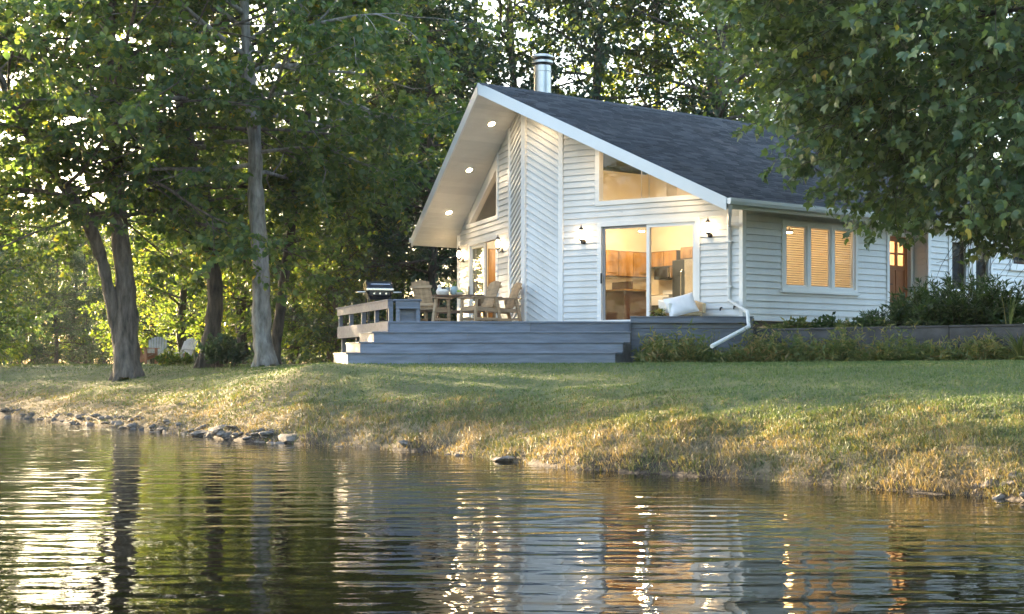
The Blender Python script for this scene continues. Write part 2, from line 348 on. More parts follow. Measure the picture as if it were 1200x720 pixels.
def gable(sgn):
    a, b = ((sgn * J[0], J[1]), (sgn * C_[0], C_[1]))
    fr = Fr(a, b) if sgn > 0 else Fr(b, a)
    L = fr.L; l0 = fr.l(0); dl = (fr.l(L) - l0) / L
    S = lambda t: L * t if sgn > 0 else L * (1 - t)            # t from the prow to the corner
    # roof limit z <= ZR - SOF - PT*|l|
    sg = 1 if sgn > 0 else -1
    roof = (PT * dl * sg, 1, ZR - SOF - PT * l0 * sg)
    d0, d1 = sorted((S(.226), S(.769))); DH = 2.225; TS = 2.756
    tv = S(.226); tt = S(.80); tz1 = 3.98
    ws, we = min(tv, tt), max(tv, tt)
    holes = [(d0, d1, -.2, DH), (ws, we, TS, None)]
    regs = regions(0, L, 0, [roof], holes)
    wall = MB()
    for p, _ in regs: plate(wall, fr, p, -.14, 0)
    # band over the triangular window (parallel to the roof)
    hyp = [(tv, tz1), (tt, TS + .02)]
    zr_ = lambda s: (roof[2] - roof[0] * s)
    band = [(tv, tz1), (tt, TS + .02), (tt, zr_(tt)), (tv, zr_(tv))]
    if sgn < 0: band = band[::-1]
    plate(wall, fr, band, -.14, 0)
    wo = wall.build('gable_wall', 'siding', house)
    boards(wo, fr, regs, .02, 4.6)
    plate_mb = MB(); plate(plate_mb, fr, band, .002, .03); plate_mb.build('frieze_board', 'trim', wo)
    # triangular window
    tw = MB(); wdt = .09
    s_in = 1 if tt > tv else -1
    wbox(tw, fr, *sorted((tv - s_in * .11, tv)), TS - .1, zr_(tv - s_in * .11) - .02, .0, .05)
    wbox(tw, fr, *sorted((tv, tt + s_in * .1)), TS - .1, TS, .0, .055)
    slope = (hyp[1][1] - hyp[0][1]) / (hyp[1][0] - hyp[0][0])
    hp = [(tv, tz1 - .10), (tt, TS - .08), (tt, TS + .02), (tv, tz1)]
    hp = hp if sgn > 0 else hp[::-1]
    plate(tw, fr, clip(hp, 0, -1, -TS), -.06, .045)
    t_o = tw.build('window', 'trim', house, label='tall triangular gable window')
    g = MB(); tri = [(tv, TS), (tt, TS), (tv, tz1 - .1)]
    if sgn < 0: tri = tri[::-1]
    plate(g, fr, tri, -.05, -.044); g.build('pane', 'glass', t_o)
    # sliding door
    sd = MB(); frame_rect(sd, fr, d0 - .05, d1 + .05, -.0, DH + .06, .1, -.06, .05)
    so_ = sd.build('sliding_door', 'trim', house)
    mid = (d0 + d1) / 2
    for i, (a0, a1, oo) in enumerate(((d0 + .05, mid + .04, -.05), (mid - .04, d1 - .05, -.005) if sgn > 0 else (d0 + .09, mid + .08, -.005))):
        f = MB(); frame_rect(f, fr, a0, a1, .06, DH - .04, .055 if i == 0 else .075, oo - .02, oo + .02)
        fo = f.build('sash', 'trim' if i else 'sashdark', so_)
        p = MB(); wbox(p, fr, a0 + .055, a1 - .055, .115, DH - .1, oo - .004, oo + .004); p.build('pane', 'glass', so_)
    h = MB(); hs = d0 + .045; wbox(h, fr, hs, hs + .035, .92, 1.15, .05, .08); h.build('handle', 'darkmetal', so_, bevel=.006)
    return fr, S, zr_
M['sashdark'] = surf('grey_sash', (.30, .31, .33), .4, .05, 3)
FRR, SR, ZRR = gable(1); FRL, SL, ZRL = gable(-1)
# centre prow with diagonal boards
for sgn in (1, -1):
    fr = Fr((0, 0), J) if sgn > 0 else Fr((-J[0], J[1]), (0, 0))
    L = fr.L; dl = J[0] / L
    roof = (PT * dl, 1, ZR - SOF) if sgn > 0 else (-PT * dl, 1, ZR - SOF - PT * J[0])
    base = clip([(0, 0), (L, 0), (L, 9), (0, 9)], *roof)
    wl = MB(); plate(wl, fr, base, -.14, 0); wo = wl.build('chevron_wall', 'siding', house)
    k = -.60 if sgn > 0 else .60
    inner = clip(clip(base, -1, 0, -.05), 1, 0, L - .05)
    boards(wo, fr, [(inner, None)], -.9 if sgn > 0 else -.9, 5.8, .135, k)
    tr = MB(); e = L if sgn > 0 else 0
    wbox(tr, fr, e - .06, e + .06, 0, (ZR - SOF - PT * J[0]) - .01, .0, .05); tr.build('corner_trim', 'trim', house)
MB().box(-.07, .07, -.07, .03, 0, ZR - SOF - .02).build('corner_trim', 'trim', house)
# side wall with windows and door
SW = Fr((W_, C_[1]), (W_, BACK)); JOG = 7.56 - C_[1]
LW = JOG
wz0, wz1 = .78, 2.17; w0, w1 = 1.245, 3.638
ztop = top(W_) - SOF
dr0, dr1 = 4.83, 5.62
regs = regions(0, LW, .05, [(0, 1, ztop)], [(w0, w1, wz0, wz1), (dr0, dr1, .05, 2.1)])
sw = MB()
for p, _ in regs: plate(sw, SW, p, -.14, 0)
swo = sw.build('side_wall', 'siding', house); boards(swo, SW, regs, .05, 3)
SJ = Fr((W_, C_[1] + JOG), (W_ + .42, C_[1] + JOG)); SW2 = Fr((W_ + .42, C_[1] + JOG), (W_ + .42, BACK))
j1 = MB(); plate(j1, SJ, [(0, .05), (.42, .05), (.42, ztop - .23), (0, ztop)], -.14, 0); jo = j1.build('side_wall', 'siding', house)
boards(jo, SJ, [([(.0, .05), (.38, .05), (.38, ztop - .25), (0, ztop - .25)], None)], .05, 3)
z2 = ztop - .2
def s_at(px):                               # position along SW2 of a photo column
    lo, hi = -2, 12
    for _ in range(60):
        m = (lo + hi) / 2; q = SW2.a + SW2.d * m; x, y, _z = HW(*q)
        if CX + F * x / y < px: lo = m
        else: hi = m
    return lo
wins2 = [(s_at(1112), s_at(1134), .85, 2.08), (s_at(1140), s_at(1160), .85, 2.08), (s_at(1184), s_at(1184) + 1.5, 1.55, 2.1)]
regs = regions(0, SW2.L, .05, [(0, 1, z2)], wins2)
s2 = MB()
for p, _ in regs: plate(s2, SW2, p, -.14, 0)
s2o = s2.build('side_wall', 'siding', house); boards(s2o, SW2, regs, .05, 3)
MB().box(W_ - .05, W_ + .05, C_[1] - .06, C_[1] + .05, 0, ztop - .01).build('corner_trim', 'trim', house)
wbox(MB(), SW2, -.05, .06, .05, z2 - .05, 0, .05).build('corner_trim', 'trim', house)
MB().box(-W_ - .05, -W_ + .05, C_[1] - .06, C_[1] + .05, 0, ztop - .01).build('corner_trim', 'trim', house)
def window(fr, s0, s1, z0, z1, cols, blind=True, dark=False, lab=None):
    f = MB(); frame_rect(f, fr, s0 - .06, s1 + .06, z0 - .06, z1 + .06, .08, -.02, .05); wbox(f, fr, s0 - .1, s1 + .1, z0 - .11, z0 - .061, 0, .09)
    cw = (s1 - s0) / cols
    for i in range(1, cols): wbox(f, fr, s0 + i * cw - .05, s0 + i * cw + .05, z0 + .02, z1 - .02, -.02, .045)
    fo = f.build('window', 'trim', house, **({'label': lab} if lab else {}))
    for i in range(cols):
        a, b = s0 + i * cw + .04, s0 + (i + 1) * cw - .04
        sa = MB(); frame_rect(sa, fr, a, b, z0 + .01, z1 - .01, .05, -.03, .025); sa.build('sash', 'trim', fo)
        g = MB(); wbox(g, fr, a + .05, b - .05, z0 + .05, z1 - .05, -.006, 0); g.build('pane', 'glass', fo)
        if blind:
            bl = MB(); z = z0 + .07
            while z < z1 - .06: bl.prism([fr.P(a + .03, z, -.075), fr.P(b - .03, z, -.075), fr.P(b - .03, z + .003, -.045), fr.P(a + .03, z + .003, -.045)], [fr.P(a + .03, z + .005, -.076), fr.P(b - .03, z + .005, -.076), fr.P(b - .03, z + .008, -.046), fr.P(a + .03, z + .008, -.046)]); z += .05
            bl.build('blind', 'darkwood', fo, kind='stuff')
    return fo
window(SW, w0, w1, wz0, wz1, 3)
for i, (a, b, c, d) in enumerate(wins2): window(SW2, a, b, c, d, 1 if i < 2 else 2, False, True)
M['navy'] = surf('dark_room_sheet', (.012, .016, .024), .8, .2, 4)  # added dark sheets: shade of the unlit rooms put into colour behind the panes
for a, b, c, d in wins2: wbox(MB(), SW2, a - .05, b + .05, c - .05, d + .05, -.16, -.12).build('dark_room_sheet', 'navy', house)
# front door
fd = MB(); wbox(fd, SW, dr0 - .09, dr0, .05, 2.18, -.05, .05); wbox(fd, SW, dr1, dr1 + .09, .05, 2.18, -.05, .05); wbox(fd, SW, dr0, dr1, 2.1, 2.18, -.05, .048)
fdo = fd.build('front_door', 'trim', house, label='stained wooden side door with small square panes')
lf = MB(); frame_rect(lf, SW, dr0 + .01, dr1 - .01, .06, 2.09, .11, -.10, -.05); wbox(lf, SW, dr0 + .12, dr1 - .12, 1.32, 1.42, -.1, -.052); wbox(lf, SW, dr0 + .355, dr0 + .425, .17, 1.98, -.1, -.054)
wbox(lf, SW, dr0 + .12, dr1 - .12, 1.68, 1.72, -.1, -.056); wbox(lf, SW, dr0 + .1, dr1 - .1, .15, 1.34, -.09, -.07); lf.build('door_leaf', 'doorwood', fdo)
wbox(MB(), SW, dr0 + .1, dr1 - .1, 1.4, 2.0, -.085, -.08).build('pane', 'glass', fdo)
MB().tube([SW.P(dr0 + .07, .98, -.05), SW.P(dr0 + .07, .98, .0), SW.P(dr0 + .16, .98, .0)], .012, 6).build('handle', 'darkmetal', fdo)
# back and far side walls, floor, foundation
wbox(MB(), Fr((W_, BACK), (-W_, BACK)), 0, 2 * W_, -.1, ztop, 0, .14).build('rear_wall', 'siding', house)
plate_mb = MB(); bf = Fr((W_, BACK - .001), (-W_, BACK - .001)); plate(plate_mb, bf, [(0, ztop), (2 * W_, ztop), (W_, ZR - SOF)], 0, .14); plate_mb.build('rear_wall', 'siding', house)
wbox(MB(), Fr((-W_, BACK), (-W_, C_[1])), 0, BACK - C_[1], 0, ztop, -.14, 0).build('side_wall', 'siding', house)
fl = [(0, .1), (J[0], J[1] + .1), (W_ - .05, C_[1] + .1), (W_ - .05, BACK), (-W_ + .05, BACK), (-W_ + .05, C_[1] + .1), (-J[0], J[1] + .1)]
MB().prism([(x, y, -.12) for x, y in fl], [(x, y, .0) for x, y in fl]).build('floor', 'darkwood', house)
fo = MB(); fo.box(W_ - .25, W_ - .06, C_[1] + .1, BACK, -1.2, .045); fo.box(-W_ + .06, -W_ + .25, C_[1] + .1, BACK, -1.2, .0)
wbox(fo, SW2, .02, SW2.L, -1.2, .045, -.2, -.04); fo.build('foundation', 'foundation', house)
# roof
rd = MB()
for sg in (1, -1):
    p = [(0, AF), (sg * EL_, EF), (sg * EL_, BACK + .4), (0, BACK + .4)]
    lo = [(x, y, top(x) - SOF + .02) for x, y in p]; hi = [(x, y, top(x) - .012) for x, y in p]
    if sg > 0: rd.prism(lo, hi)
    else: rd.prism(lo[::-1], hi[::-1])
rdo = rd.build('roof', 'darkmetal', house)
sv, sf, st = [], [], []; SLP = math.sqrt(1 + PT * PT); nrow = int(EL_ * SLP / .135); tl = .32
for sg in (1, -1):
    for r_ in range(nrow + 1):
        l_lo = min(EL_ + .02, EL_ + .02 - (r_) * .135 / SLP); l_hi = max(0, l_lo - .155 / SLP)
        b = bfront(l_lo) - .02 - random.uniform(0, tl)
        while b < BACK + .4:
            b0 = max(b, bfront(l_lo) - .02); b1 = min(b + tl - .008, BACK + .42); b += tl
            if b1 - b0 < .02: continue
            e_ = random.uniform(0, .006); i = len(sv)
            zt, zb = top(l_hi) + .004, top(l_lo) + .017 + e_
            sv += [(sg * l_lo, b0, zb), (sg * l_lo, b1, zb), (sg * l_hi, b1, zt), (sg * l_hi, b0, zt), (sg * l_lo, b0, zb - .018), (sg * l_lo, b1, zb - .018)]
            sf += [(i, i + 1, i + 2, i + 3), (i + 4, i + 5, i + 1, i)] if sg > 0 else [(i + 3, i + 2, i + 1, i), (i, i + 1, i + 5, i + 4)]
            t_ = random.random(); st += [t_, t_]
o = np_mesh('shingle_courses', np.array(sv), [np.array(sf)], 'shingle', rdo, np.array(st)); o['kind'] = 'stuff'
b = AF - .03
while b < BACK:
    MB().prism([(-.16, b, top(.16) + .02), (0, b, ZR + .03), (.16, b, top(.16) + .02), (0, b, ZR + .01)], [(-.16, b + .3, top(.16) + .014), (0, b + .3, ZR + .022), (.16, b + .3, top(.16) + .014), (0, b + .3, ZR)]).build('ridge_cap', 'shinglecap', rdo)
    b += .29
# fascia along the rakes and the eaves, soffit boards
for sg in (1, -1):
    a = np.array((0, AF)); e = np.array((sg * (EL_ + .03), EF + .008)); d = (e - a) / np.hypot(*(e - a)); nrm = np.array((-abs(d[1]) * 0 + 0, 0))
    n = np.array((d[1], -d[0])) * (1 if sg > 0 else -1)
    q0, q1 = a - n * .0, e
    def fz(p, t): return (p[0], p[1], top(p[0]) + t)
    o1 = n * .045
    lo = [fz(q0, -.25), fz(q1, -.25), fz(q1, .012), fz(q0, .012)]; hi = [tuple(np.array(x) + np.array((o1[0], o1[1], 0))) for x in lo]
    (MB().prism(lo, hi) if sg > 0 else MB().prism(lo[::-1], hi[::-1])).build('fascia_board', 'trim', house)
    eb = MB(); x = sg * EL_; eb.box(min(x, x + sg * .02), max(x, x + sg * .02), EF + .06, BACK + .4, top(EL_) - .21, top(EL_) - .005); eb.build('fascia_board', 'trim', house)
    gb = MB(); gp = [(0, 0), (.0, -.10), (.05, -.125), (.11, -.125), (.125, -.06), (.125, 0), (.118, 0), (.118, -.05), (.105, -.118), (.05, -.118), (.007, -.095), (.007, 0)]
    sec = lambda b: [(sg * (EL_ + .035 + u), b, top(EL_) - .015 + z) for u, z in gp]
    (gb.prism(sec(EF - .02), sec(BACK + .4)) if sg < 0 else gb.prism(sec(EF - .02)[::-1], sec(BACK + .4)[::-1]))
    gb.poly([(sg * (EL_ + .035 + u), EF - .015, top(EL_) - .015 + z) for u, z in gp[:6]])
    gb.build('gutter', 'gutter', house)
sofo = MB().box(-.02, .02, AF + .1, J[1], ZR - SOF - .03, ZR - SOF + .01).build('soffit', 'soffit', house)
def wall_b(l):
    l = abs(l)
    if l < J[0]: return J[1] * l / J[0]
    if l < W_: return J[1] + (C_[1] - J[1]) * (l - J[0]) / (W_ - J[0])
    return BACK
ex = .152; k = 0
while k * ex < EL_ - .05:
    a, b = k * ex + .003, min((k + 1) * ex - .003, EL_ - .004)
    for sg in (1, -1):
        mb = MB(); lo = []; hi = []
        for l, f_ in ((a, bfront(a) + .005), (b, bfront(b) + .005), (b, wall_b((a + b) / 2) - .002 + .1), (a, wall_b((a + b) / 2) - .002 + .1)):
            f_ = f_ if f_ < 3 else min(f_, BACK)
            lo.append((sg * l, f_, top(l) - SOF - .004)); hi.append((sg * l, f_, top(l) - SOF + .018))
        (mb.prism(lo, hi) if sg > 0 else mb.prism(lo[::-1], hi[::-1])).build('soffit_board', 'soffit', sofo)
    k += 1
# recessed lights
def lamp(name, loc, e, parent=None, kind='POINT', r=.04, color=(1, .76, .48), rot=None, spot=None):
    d = bpy.data.lights.new(name, kind); d.energy = e; d.color = color; d.shadow_soft_size = r
    if kind == 'SPOT': d.spot_size = spot or R(120); d.spot_blend = .6
    o = bpy.data.objects.new(name, d); COL.objects.link(o); o.location = loc
    if rot: o.rotation_euler = rot
    if parent: o.parent = parent
    return o
def soffit_from_px(px, py, sg):             # where a photo ray meets the soffit plane
    lo, hi = 33.5, 42.
    f = lambda d: (lambda x, y, z: (z - FLOOR) - (top(((x - V0[0]) * el[0] + (y - V0[1]) * el[1])) - SOF))(*at(px, py, d))
    for _ in range(60):
        m = (lo + hi) / 2
        if (f(lo) < 0) == (f(m) < 0): lo = m
        else: hi = m
    x, y, z = at(px, py, lo); return ((x - V0[0]) * el[0] + (y - V0[1]) * el[1], (x - V0[0]) * er[0] + (y - V0[1]) * er[1])
spots = [soffit_from_px(576, 145, -1), soffit_from_px(550, 199, -1), soffit_from_px(526, 249, -1)]
spots += [(-l, b) for l, b in spots]
for i, (l, b) in enumerate(spots):
    z = top(l) - SOF - .006; s_ = -PT * (1 if l > 0 else -1)
    tr = MB(); tr.lathe([(.1, -.008), (.1, .004)], n=16); r_ = tr.build('recessed_light', 'trim', house); r_.location = (l, b, z); r_.rotation_euler = (0, math.atan(-s_), 0)
    lens = MB().lathe([(.075, -.014), (.075, -.006)], n=16).build('lens', 'pot_light', r_)
    lamp('lamp', (0, 0, -.04), 1.5, r_, 'SPOT', .05, spot=R(140))
# flue
fl_ = MB().lathe([(.205, -.25), (.205, .72), (.222, .72), (.222, .74), (.205, .74), (.205, .86)], (0, 0, 0), 24)
flo = fl_.build('chimney_flue', 'metal', house, smooth=True); flo.location = (-.33, .78, ZR - .15)
MB().lathe([(.20, .90), (.255, .92), (.255, .97), (.20, .98)], n=24).build('flue_collar', 'metal', flo, True)
MB().lathe([(.18, .85), (.18, 1.12)], n=16).build('flue_core', 'darkmetal', flo, True)
MB().lathe([(.22, 1.04), (.265, 1.05), (.265, 1.085), (.2, 1.12), (.02, 1.135)], n=24).build('flue_cap', 'metal', flo, True)
for t in range(3):
    MB().tube([(.15 + .035 * (t == 0), 0, .2 + .2 * t), (.205, 0, .2 + .2 * t)], .012, 6).build('clip', 'metal', flo)
MB().lathe([(.40, -.3), (.215, .12), (.19, .16)], n=20).build('flashing', 'metal', flo, True)
# downpipe
q = lambda s, o, z: (lambda p: HW(p[0], p[1], p[2]))(FRR.P(s, z, o))
def loc_h(w): dx, dy = w[0] - V0[0], w[1] - V0[1]; return (dx * el[0] + dy * el[1], dx * er[0] + dy * er[1], w[2] - FLOOR)
pA = FRR.P(FRR.L * .935, 2.35, .06)
dp = [(EL_ + .06, EF + .1, top(EL_) - .14), (EL_ + .0, EF + .12, top(EL_) - .25), (pA[0], pA[1], 2.05), (pA[0], pA[1], .48), loc_h(at(876, 366, 29.85)), loc_h(at(877.5, 383, 29.75)), loc_h(at(834, 406, 28.6))]
MB().tube(dp, .042, 8).build('downpipe', 'gutter', house, True)
for z in (1.7, .75): wbox(MB(), FRR, FRR.L * .935 - .07, FRR.L * .935 + .07, z, z + .03, .03, .108).build('pipe_strap', 'trim', house)
for s_, z in ((FRR.L * .895, .32), (FRR.L * .965, .34)):
    MB().tube([FRR.P(s_, z, .02), FRR.P(s_, z, .10), FRR.P(s_, z - .06, .12)], .018, 6).build('hose_tap', 'darkmetal', house, True)
# wall sconces
def sconce(fr, s, z, label):
    p = fr.P(s, z, .0); w = HW(p[0], p[1], p[2]); ang = math.atan2(fr.n[0] * el[1] + fr.n[1] * er[1], fr.n[0] * el[0] + fr.n[1] * er[0])
    t = empty('wall_sconce', w, ang - math.pi / 2, label=label, cat='wall lamp', group='lit glass sconces beside the sliding doors')
    MB().tube([(0, .0, -.06), (0, .055, -.06)], .055, 12).build('back_plate', 'darkmetal', t, True)
    MB().tube([(0, .05, -.06), (0, .10, -.11), (0, .15, -.09), (0, .15, -.03)], .012, 8).build('arm', 'darkmetal', t, True)
    MB().lathe([(.02, -.05), (.055, -.03), (.06, -.015), (.02, -.01)], (0, .15, 0), 12).build('cup', 'darkmetal', t, True)
    MB().lathe([(.045, -.01), (.075, .06), (.08, .14), (.06, .21)], (0, .15, 0), 12).build('glass_shade', 'lampglass', t, True)
    MB().lathe([(.065, .21), (.03, .25), (.012, .27), (.012, .30), (.002, .31)], (0, .15, 0), 12).build('cap', 'darkmetal', t, True)
    MB().lathe([(.014, .0), (.05, .05), (.055, .11), (.012, .18)], (0, .15, 0), 10).build('bulb', 'bulb', t, True)
    lamp('lamp', (0, .15, .08), .6, t, r=.035)
sconce(FRR, SR(.135), 1.93, 'lit glass sconce between the sliding door and the chevron boards')
sconce(FRR, SR(.835), 1.93, 'lit glass sconce between the kitchen sliding door and the white downpipe')
sconce(FRL, SL(.12), 1.93, 'lit glass sconce by the dining-side sliding door, next to the prow')
sconce(FRL, SL(.90), 1.93, 'lit glass sconce at the outer corner above the barbecue end of the deck')
# ------------------------------------------------------------------ interior
KL, KB = -1.94, 5.69
iw = MB(); plate(iw, Fr((-W_ + .1, KB), (W_ - .1, KB)), [(0, 0), (2 * W_ - .2, 0), (2 * W_ - .2, top(W_ - .1) - SOF - .01), (W_ - .1, ZR - SOF - .01), (0, top(W_ - .1) - SOF - .01)], -.1, 0)
iw.build('interior_wall', 'plaster', house)
iw = MB(); wbox(iw, Fr((KL, 3.75), (KL, KB)), 0, KB - 3.75, 0, top(KL) - SOF - .07, -.1, 0); iw.build('interior_wall', 'plaster', house)
MB().box(-W_ + .1, W_ - .1, 8.3, 8.4, 0, ztop - .02).build('interior_wall', 'plaster', house)  # unseen partition added to keep lamplight out of the far rooms
MB().box(-W_ + .1, W_ - .1, KB + .1, BACK, ztop - .02, ztop + .05).build('ceiling', 'plaster', house)
hw = empty('lit', house.location, house.rotation_euler.z); bpy.data.objects.remove(hw)
def hthing(name, label, cat, group=None):   # a thing standing inside, in the cottage's axes
    return empty(name, house.location, house.rotation_euler.z, label=label, cat=cat, group=group)
def cab(mb_t, x0, x1, y0, y1, z0, z1, face, n):
    """cabinet carcass with raised-panel doors; face 'l' (towards +l) or 'b' (towards -b)"""
    MB().box(x0, x1, y0, y1, z0, z1).build('carcass', 'darkwood', mb_t)
    for i in range(n):
        d = MB()
        if face == 'l':
            w_ = (y1 - y0) / n; a, b = y0 + i * w_ + .012, y0 + (i + 1) * w_ - .012
            d.box(x1 + .001, x1 + .02, a, b, z0 + .015, z1 - .015); d.box(x1 + .02, x1 + .032, a + .06, b - .06, z0 + .08, z1 - .08)
            d.box(x1 + .02, x1 + .027, a, a + .05, z0 + .015, z1 - .015); d.box(x1 + .02, x1 + .027, b - .05, b, z0 + .015, z1 - .015)
        else:
            w_ = (x1 - x0) / n; a, b = x0 + i * w_ + .012, x0 + (i + 1) * w_ - .012
            d.box(a, b, y0 - .02, y0 - .001, z0 + .015, z1 - .015); d.box(a + .06, b - .06, y0 - .032, y0 - .02, z0 + .08, z1 - .08)
            d.box(a, a + .05, y0 - .027, y0 - .02, z0 + .015, z1 - .015); d.box(b - .05, b, y0 - .027, y0 - .02, z0 + .015, z1 - .015)
        d.build('cabinet_door', 'oak', mb_t, bevel=.004)
t = hthing('wall_cabinet', 'oak wall cabinets with raised panels seen through the dark-edged door sash', 'cabinet'); cab(t, KL, KL + .33, 3.8, KB - .34, 1.40, 2.06, 'l', 3)
t = hthing('wall_cabinet', 'short oak wall cabinet mounted over the black microwave', 'cabinet'); cab(t, KL + .0, -.52, KB - .33, KB, 1.66, 2.06, 'b', 3)
t = hthing('wall_cabinet', 'oak cabinet above the refrigerator', 'cabinet'); cab(t, -.26, .64, KB - .45, KB, 1.80, 2.1, 'b', 2)
t = hthing('base_cabinet', 'oak base cabinets with pale counter along the kitchen corner', 'cabinet'); cab(t, KL, KL + .6, 3.8, KB - .62, .0, .88, 'l', 3)
MB().box(KL, KL + .64, 3.78, KB, .88, .92).build('counter_top', 'plaster', t)
t = hthing('stove', 'pale kitchen stove under the microwave', 'stove'); MB().box(-1.29, -.53, KB - .62, KB - .02, 0, .9).build('body', 'white', t); MB().box(-1.28, -.54, KB - .60, KB - .03, .9, .915).build('hob', 'black', t); MB().box(-1.29, -.53, KB - .1, KB - .02, .915, 1.06).build('back_panel', 'white', t); MB().box(-1.22, -.6, KB - .64, KB - .62, .2, .65).build('oven_door', 'black', t)
t = hthing('microwave', 'black microwave hung under the short wall cabinet', 'microwave'); MB().box(-1.30, -.53, KB - .40, KB - .01, 1.33, 1.655).build('body', 'darkmetal', t); MB().box(-1.28, -.72, KB - .425, KB - .401, 1.35, 1.64).build('door', 'black', t); MB().box(-.70, -.54, KB - .42, KB - .401, 1.35, 1.64).build('control_panel', 'chrome', t); MB().box(-.74, -.72, KB - .45, KB - .426, 1.38, 1.61).build('handle', 'chrome', t)
t = hthing('refrigerator', 'tall brown-tinted refrigerator at the end of the kitchen run', 'refrigerator'); MB().box(-.24, .62, KB - .72, KB - .02, 0, 1.76).build('body', 'chrome', t); MB().box(-.23, .18, KB - .78, KB - .722, .02, 1.75).build('door', 'darkmetal', t); MB().box(.20, .61, KB - .78, KB - .722, .02, 1.75).build('door', 'chrome', t); MB().tube([(.14, KB - .8, .6), (.14, KB - .84, .65), (.14, KB - .84, 1.45), (.14, KB - .8, 1.5)], .015, 6).build('handle', 'chrome', t)
t = hthing('kitchen_island', 'dark wooden kitchen island just inside the sliding door', 'island'); MB().box(-.55, .9, 2.25, 2.95, 0, .86).build('body', 'darkwood', t); MB().box(-.6, .96, 2.2, 3.0, .86, .90).build('counter_top', 'oak', t); MB().box(-.2, .5, 2.85, 2.9, .90, 1.12).build('back_ledge', 'darkwood', t)
t = hthing('dining_cabinet', 'pale sideboard with wooden top inside the kitchen door', 'sideboard'); MB().box(1.9, 2.9, 3.6, 4.1, 0, .72).build('body', 'plaster', t); MB().box(1.86, 2.94, 3.56, 4.14, .72, .76).build('top', 'oak', t)
t = hthing('tall_cupboard', 'tall oak cupboard inside the open dining-side door', 'cupboard'); cab(t, -4.95, -4.5, 2.3, 4.6, .0, 2.2, 'l', 4)
cu = hthing('curtain', 'beige curtain hanging behind the dining-side glass', 'curtain'); mb = MB(); n = 24; a0, a1 = FRL.L * .25, FRL.L * .46
lo_ = [FRL.P(a0 + (a1 - a0) * i / n, .04, -.16 + .03 * math.sin(i * 1.9)) for i in range(n + 1)]
mb.prism([*lo_, *[(x - FRL.n[0] * .01, y - FRL.n[1] * .01, z) for x, y, z in lo_[::-1]]], [(x, y, 2.12) for x, y, z in [*lo_, *[(x - FRL.n[0] * .01, y - FRL.n[1] * .01, z) for x, y, z in lo_[::-1]]]]); mb.build('cloth', 'plaster', cu)
cb = hthing('duct_box', 'pale boxed duct on the high ledge behind the triangular window', 'duct'); MB().box(1.2, 1.55, 3.0, 3.35, 2.80, 3.7).build('box', 'plaster', cb); MB().box(-1.9, 4.4, 2.95, 3.4, 2.66, 2.80).build('ledge', 'plaster', cb)
for l, b, z, e in ((1.6, 2.4, 2.5, 9.5), (-.6, 4.2, 2.5, 13), (4.0, 4.5, 2.15, 2.6), (2.2, 4.6, 3.3, 6), (-3.4, 3.4, 2.3, 8), (-2.3, 2.8, 3.1, 5)):  # last entry is an added lamp that only brightens the high triangular pane
    r_ = hthing('ceiling_lamp', 'lit kitchen ceiling lamp seen through the glass or added fill lamp', 'lamp', 'lit lamps inside the cottage')
    MB().lathe([(.09, -.02), (.09, .03)], (l, b, z), 14).build('trim_ring', 'trim', r_); MB().lathe([(.07, -.03), (.07, -.021)], (l, b, z), 14).build('lens', 'pot_light', r_)
    MB().tube([(l, b, z + .03), (l, b, top(l) - SOF)], .012, 6).build('stem', 'trim', r_)
    lamp('lamp', (l, b, z - .08), e, r_, r=.08, color=(1, .74, .42) if l < 3.5 else (1, .56, .2))
r_ = hthing('ceiling_lamp', 'lit hall lamp behind the wooden side door', 'lamp', 'lit lamps inside the cottage'); MB().lathe([(.09, -.02), (.09, .03)], (3.9, 7.2, 2.2), 12).build('shade', 'trim', r_); lamp('lamp', (3.9, 7.2, 2.05), 10, r_, r=.08, color=(1, .6, .28))

# ------------------------------------------------------------------ deck
deck = empty('deck', (0, 29.8, E + .07), label='grey painted wooden deck with wide front steps before the cottage', cat='deck')
def D(v): return (v[0], v[1] - 29.8, v[2] - (E + .07))          # world -> deck local
def dprism(name, m, pts, z0, z1, parent=None, bevel=.006):
    return MB().prism([D((x, y, z0)) for x, y in pts], [D((x, y, z1)) for x, y in pts]).build(name, m, parent or deck, bevel=bevel)
DZ = E + .93; RISE = .215
ld = np.array((-.34, .94)); F1 = np.array((-2.52, 29.8))
def left_x(y): return F1[0] + ld[0] / ld[1] * (y - 29.8) + (0 if y < 34.1 else (y - 34.1) * .75)
pV, pJR, pC, pJL, pL = [np.array(HW(*p)[:2]) for p in ((0, 0), J, C_, (-J[0], J[1]), (-C_[0], C_[1]))]
def right_x(y):
    for a, b in ((pC, pJR), (pJR, pV), (pV, pJL), (pJL, pL)):
        lo, hi = sorted((a[1], b[1]))
        if lo <= y <= hi and (a is not pJR): 
            t = (y - a[1]) / (b[1] - a[1]); return a[0] + t * (b[0] - a[0]) - .03
    return 4.9
y = 29.82; 
while y < 37.5:
    x0 = left_x(y + .07); x1 = min(right_x(y), right_x(y + .138)); 
    if x1 - x0 > .2: dprism('floor_board', 'deck', [(x0, y), (x1, y), (x1, y + .137), (x0, y + .137)], DZ - .03, DZ, bevel=0)
    y += .144
